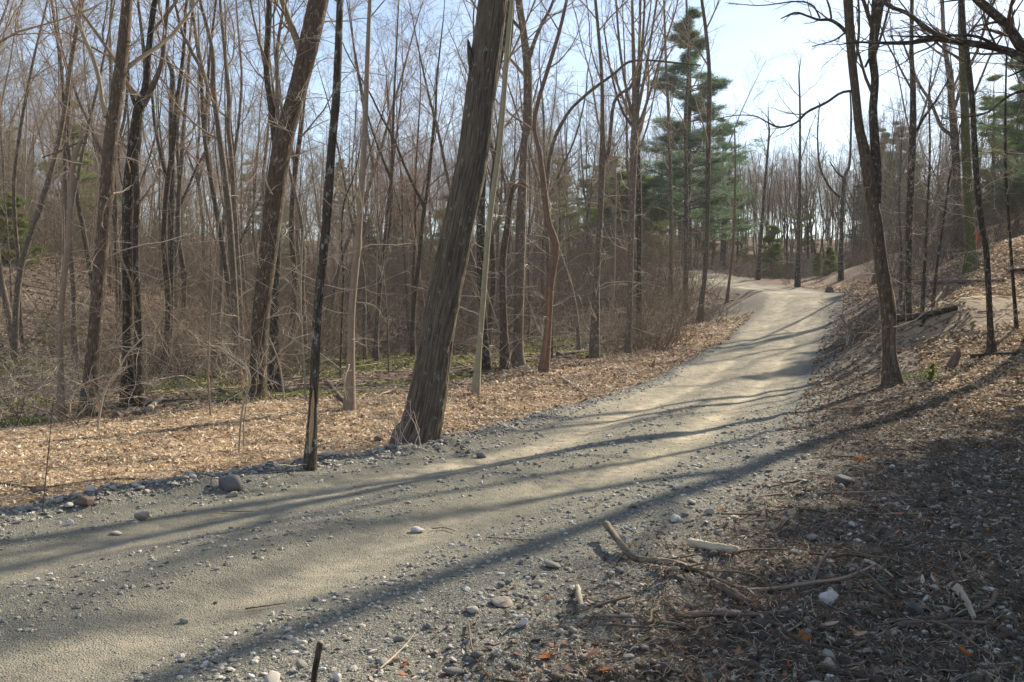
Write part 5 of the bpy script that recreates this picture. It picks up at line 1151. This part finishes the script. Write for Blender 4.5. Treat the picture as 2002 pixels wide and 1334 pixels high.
for i, (x, y, k, s) in enumerate([(12.4, 14.6, 0, .9), (10.6, 10.4, 0, .85), (15.6, 18.9, 0, .8)]):
    tree_obj(PINES[k], ('trunk', 'limbs', 'needles'), 'pine_tree', ['tall pine beyond the right frame edge, middle of three', 'pine nearest the camera beyond the right frame edge', 'farthest pine beyond the right frame edge'][i], (x, y, gz(x, y)), i * 1.1, s, 'pines just outside the frame')

# ------------------------------------------------------------------ undergrowth and far woods as masses
def make_shrub(seed, H, n, mat, spread=.5, arch=False, curl=.24):
    spread *= 1.4
    rng = np.random.default_rng(seed); st = np.zeros((n, 7, 3)); a = rng.uniform(0, 6.28, n); d = np.stack([np.cos(a) * spread, np.sin(a) * spread, np.ones(n)], 1) * 1.0; d = norm(d + rng.normal(0, .15, (n, 3))); L = H * rng.uniform(.6, 1.2, n)[:, None] / 6
    st[:, 0, :2] = rng.normal(0, .12, (n, 2)); st[:, 0, 2] = -.05
    for j in range(6): st[:, j + 1] = st[:, j] + d * L; d = norm(d + rng.normal(0, .17, (n, 3)) + np.array([0, 0, -.14 if arch else -.04]))
    R0 = np.linspace(.011, .004, 7)[None] * rng.uniform(.7, 1.3, (n, 1)); g = Geo(); tubes(g, st, R0, 4)
    l2, r2 = grow(rng, st, R0, 6, .2, 1, (.6, 1.3), .42, 5, curl, .0, .6, .0036); l3, r3 = grow(rng, l2, r2, 5, .2, 1, (.5, 1.1), .5, 4, curl, .02, .7, .0028); tubes(g, l2, r2, 3); tubes(g, l3, r3, 3)
    return g.mesh('stems', M[mat])
SHR = [make_shrub(501, 2.0, 7, 'twig_dark'), make_shrub(502, 1.5, 8, 'twig_dark', .8), make_shrub(503, 2.6, 5, 'twig', .35), make_shrub(504, 2.2, 5, 'twig_pale', .7, True), make_shrub(505, 3.4, 4, 'twig', .4, True), make_shrub(506, 2.8, 5, 'twig_dark', .5)]
SHR2 = SHR + [make_shrub(507, 6.0, 3, 'twig_dark', .3), make_shrub(508, 7.5, 3, 'twig_dark', .25), make_shrub(509, 5.0, 3, 'bark_grey', .4)]
SLAB = ['bare brown shrub', 'low spreading dark shrub', 'upright bare shrub', 'pale arching shrub', 'tall arching sapling clump', 'wide dark shrub']
rng = np.random.default_rng(99)
sp = {}; cnt = 0; tries = 0
while cnt < 130 and tries < 4000:
    tries += 1; Y = 14 + 22 * rng.uniform() ** 1.1; px = rng.uniform(-60, 2060); x = (px - 1001) / FPX * Y; T = float(road_t(np.array([x]), np.array([Y]))[0][0])
    if abs(T) < 1.7: continue
    if T < 0 and Y < 17 and px > 330: continue
    if T < 0 and px > 1080 and T > -3: continue
    if px > 1690: continue
    if px > 640 and Y < 21: continue
    if 590 < px < 1150 and Y < 33: continue
    k = int(rng.integers(0, 6)); s = rng.uniform(.6, 1.1); loc = (x, Y, gz(x, Y)); side, ln, dist = where(px, Y)
    if k in sp: r = copy_tree(sp[k], loc, rng.uniform(0, 6.28), (s, s, s), None, None)
    else:
        r = thing('bare_shrub', 'x', 'shrub', loc); r.scale = (s, s, s); link('stems', SHR[k], r); sp[k] = r
    tag(r, f'{dist} {SLAB[k]}, {side} {ln}', 'shrub', 'bare shrubs in the understorey'); cnt += 1

def instances(name, label, meshes, pts, scales, pick, mat=None):
    """one object: points carrying instances of the given meshes through geometry nodes"""
    coll = bpy.data.collections.new(name + '_kinds'); 
    for i, me in enumerate(meshes):
        o = bpy.data.objects.new(f'kind_{i:02d}', me); coll.objects.link(o)
    me = bpy.data.meshes.new(name); me.vertices.add(len(pts)); me.vertices.foreach_set('co', np.ascontiguousarray(pts, np.float32).ravel())
    for an, dt, vals in (('sc', 'FLOAT', scales), ('rz', 'FLOAT', rng.uniform(0, 6.28, len(pts)))):
        a = me.attributes.new(an, dt, 'POINT'); a.data.foreach_set('value', np.ascontiguousarray(vals, np.float32))
    a = me.attributes.new('pick', 'INT', 'POINT'); a.data.foreach_set('value', np.ascontiguousarray(pick, np.int32))
    o = link(name, me); tag(o, label, kind='stuff')
    ng = bpy.data.node_groups.new(name, 'GeometryNodeTree'); ng.interface.new_socket('Geometry', in_out='INPUT', socket_type='NodeSocketGeometry'); ng.interface.new_socket('Geometry', in_out='OUTPUT', socket_type='NodeSocketGeometry')
    nn, ll = ng.nodes, ng.links; gi = nn.new('NodeGroupInput'); go = nn.new('NodeGroupOutput'); ip = nn.new('GeometryNodeInstanceOnPoints'); ci = nn.new('GeometryNodeCollectionInfo')
    ci.inputs['Collection'].default_value = coll; ci.inputs['Separate Children'].default_value = True; ci.inputs['Reset Children'].default_value = True
    def na(n_, t):
        x = nn.new('GeometryNodeInputNamedAttribute'); x.data_type = t; x.inputs['Name'].default_value = n_; return x.outputs['Attribute']
    cx = nn.new('ShaderNodeCombineXYZ'); ll.new(na('rz', 'FLOAT'), cx.inputs[2])
    er = nn.new('FunctionNodeEulerToRotation'); ll.new(cx.outputs[0], er.inputs[0])
    ll.new(gi.outputs[0], ip.inputs['Points']); ll.new(ci.outputs[0], ip.inputs['Instance']); ip.inputs['Pick Instance'].default_value = True
    ll.new(na('pick', 'INT'), ip.inputs['Instance Index']); ll.new(er.outputs[0], ip.inputs['Rotation']); ll.new(na('sc', 'FLOAT'), ip.inputs['Scale']); ll.new(ip.outputs[0], go.inputs[0])
    md = o.modifiers.new('scatter', 'NODES'); md.node_group = ng
    return o
def zfill(p): p[:, 2] = terrain(p[:, 0], p[:, 1]); return p
q2 = scatter(1100, 44, 92, lambda x, y, T: (np.abs(T) > 3) & (np.abs(x / y - .31) > .11), 1.0); q3 = scatter(170, 54, 84, lambda x, y, T: (np.abs(T) > 1.8) & (np.abs(x / y - .31) < .11), 1.0)
q = scatter(2100, 25, 95, lambda x, y, T: (np.abs(T) > 2.0) & ~((T < 0) & (y < 30) & (x > -1)) & ~((x / y > .38) & (y < 36)) & ~((x / y < -.42) & (y < 44) & (rng.uniform(0, 1, len(x)) < .75)) & ~((np.abs(x / y - .33) < .09) & (y < 60)) & ~((np.abs(x / y + .075) < .155) & (y < 36)), .9)
pk = rng.integers(0, 6, len(q)); tall = (q[:, 1] > 34) & (rng.uniform(0, 1, len(q)) < .55) & (np.abs(q[:, 0] / q[:, 1] - .31) > .09); pk[tall] = 6 + rng.integers(0, 3, tall.sum())
instances('undergrowth', 'tangle of bare brush and seedlings filling the woods', SHR2, zfill(np.vstack([q, q2, q3])), np.concatenate([rng.uniform(.5, 1.1, len(q)), rng.uniform(.9, 1.35, len(q2)), rng.uniform(.35, .9, len(q3))]), np.concatenate([pk, 6 + rng.integers(0, 3, len(q2)), rng.integers(0, 3, len(q3))]))
q = np.vstack([scatter(1000, 82, 230, lambda x, y, T: np.abs(T) > 3, 1.0), scatter(170, 76, 130, lambda x, y, T: (np.abs(x / y - .31) < .11) & (np.abs(T) > 3), 1.0)])
pk = rng.integers(0, 8, len(q)); sc = rng.uniform(.7, 1.0, len(q)); opening = np.abs(q[:, 0] / q[:, 1] - .30) < .10; sc[opening] *= .68
pine = (rng.uniform(0, 1, len(q)) < .05) & ~opening; pk[pine] = 8 + rng.integers(0, 2, pine.sum())
def joined(parts):  # far kinds: trunk and crown in one mesh
    Vs = []; Fs = []; mi = []; n = 0; mats = []
    for i, me in enumerate(parts):
        v = np.empty(len(me.vertices) * 3, np.float32); me.vertices.foreach_get('co', v); k = len(me.polygons[0].vertices); f = np.empty(len(me.loops), np.int32); me.loops.foreach_get('vertex_index', f); f = f.reshape(-1, k)
        if k == 3: f = np.hstack([f, f[:, 2:3]])
        Vs.append(v.reshape(-1, 3)); Fs.append((f + n, k)); n += len(me.vertices); mats.append(me.materials[0]); mi += [i] * len(f)
    V = np.vstack(Vs); me = bpy.data.meshes.new('far_tree'); me.vertices.add(len(V)); me.vertices.foreach_set('co', V.ravel())
    tot = np.concatenate([np.full(len(f), k) for f, k in Fs]).astype(np.int32); lv = np.concatenate([f[:, :k].ravel() for f, k in Fs]).astype(np.int32)
    me.loops.add(len(lv)); me.loops.foreach_set('vertex_index', lv); me.polygons.add(len(tot)); me.polygons.foreach_set('loop_start', np.concatenate([[0], np.cumsum(tot)[:-1]]).astype(np.int32)); me.polygons.foreach_set('loop_total', tot)
    for m_ in mats: me.materials.append(m_)
    me.polygons.foreach_set('material_index', np.array(mi, np.int32)); me.update(calc_edges=True); return me
FARK = [joined(KINDS[k][0]) for k in range(8)] + [joined(PINES[0]), joined(PINES[1])]
instances('distant_woods', 'far woods of bare trees and a few pines behind everything', FARK, zfill(q.copy()), sc, pk)

# moss cushions and green shoots in the hollow
MS = [(hit(a, b)[:2], c) for a, b, c in ((725, 712, 2.4), (800, 705, 1.8), (1000, 695, 1.4), (1090, 690, 1.1), (560, 720, 1.6), (390, 745, 1.4), (330, 760, 1.1), (900, 690, 1.5), (720, 700, 3.0))]
mp = scatter(14000, 17, 42, lambda x, y, T: (x > -20) & (x < 3.5) & (y > strip_edge(x) + .5) & ((perlin(x * .35, y * .35, 41) > .12) | np.any([((x - m[0]) ** 2 + ((y - m[1]) / 1.5) ** 2) < c * c * (.6 + perlin(x, y, 61)) for m, c in MS], axis=0)), 1.0)
litter('moss', 'yellow-green moss over stones and mounds in the hollow', mp, .03, .06, 'mossleaf', .4, .5, .6)
def blades(name, label, centres, n, h):
    c = np.array([hit(a, b) for a, b in centres]); k = rng.integers(0, len(c), n); b = c[k] + np.stack([rng.normal(0, .28, n), rng.normal(0, .28, n), np.zeros(n)], 1); b[:, 2] = terrain(b[:, 0], b[:, 1])
    d = norm(np.stack([rng.normal(0, .4, n), rng.normal(0, .4, n), np.ones(n)], 1)); L = rng.uniform(.5, 1, n)[:, None] * h; s = norm(np.cross(d, rng.normal(size=(n, 3)))) * .008
    V = np.stack([b - s, b + s, b + d * L], 1).reshape(-1, 3); tag(link(name, mesh_np(name, V, np.arange(len(V)).reshape(-1, 3), M['grass'], False)), label, kind='stuff')
blades('green_shoots', 'small tufts of fresh green shoots on the forest floor', [(30,832), (42,828), (60,830), (150,780), (420,740), (462,780), (470,770), (560,775), (585,772), (905,690), (960,695), (1040,685), (1100,690), (700,720), (880,715), (640,740), (1385,618), (1790,740)], 1800, .16)
# little pine seedling on the right bank
p = hit(1822, 744); tree_obj(PINES[2], ('trunk', 'limbs', 'needles'), 'pine_seedling', 'bushy green pine seedling right of the roadside forked tree', (p[0], p[1], p[2]), 0, .07, None)

# thin spring haze: one closed box round the camera and the woods
hz_ = mesh_np('haze', np.array([(x, y, z) for z in (-8, 40) for y in (-60, 260) for x in (-190, 190)], float), np.array([(0,2,3,1), (4,5,7,6), (0,1,5,4), (2,6,7,3), (0,4,6,2), (1,3,7,5)]), None, False)
hm = bpy.data.materials.new('haze_air'); hm.use_nodes = True; nt = hm.node_tree
for n_ in list(nt.nodes): nt.nodes.remove(n_)
vo = nt.nodes.new('ShaderNodeOutputMaterial'); pv = nt.nodes.new('ShaderNodeVolumePrincipled'); pv.inputs['Color'].default_value = (.93, .95, 1.0, 1); pv.inputs['Density'].default_value = .0004; pv.inputs['Anisotropy'].default_value = .2
nt.links.new(pv.outputs[0], vo.inputs['Volume']); hz_.materials.append(hm); tag(link('haze', hz_), 'thin pale spring haze among the far trees', kind='stuff')

# labels that came out alike are told apart by their order from the camera
from collections import defaultdict
same = defaultdict(list)
for o in SC.objects:
    if o.get('group') in ('bare trees filling the woods', 'bare shrubs in the understorey'): same[o['label']].append(o)
for lab, obs in same.items():
    if 1 < len(obs) < 6:
        for o, w in zip(sorted(obs, key=lambda a: a.location.y), ('nearest', 'second', 'third', 'fourth', 'fifth')): o['label'] = lab + f', {w}'
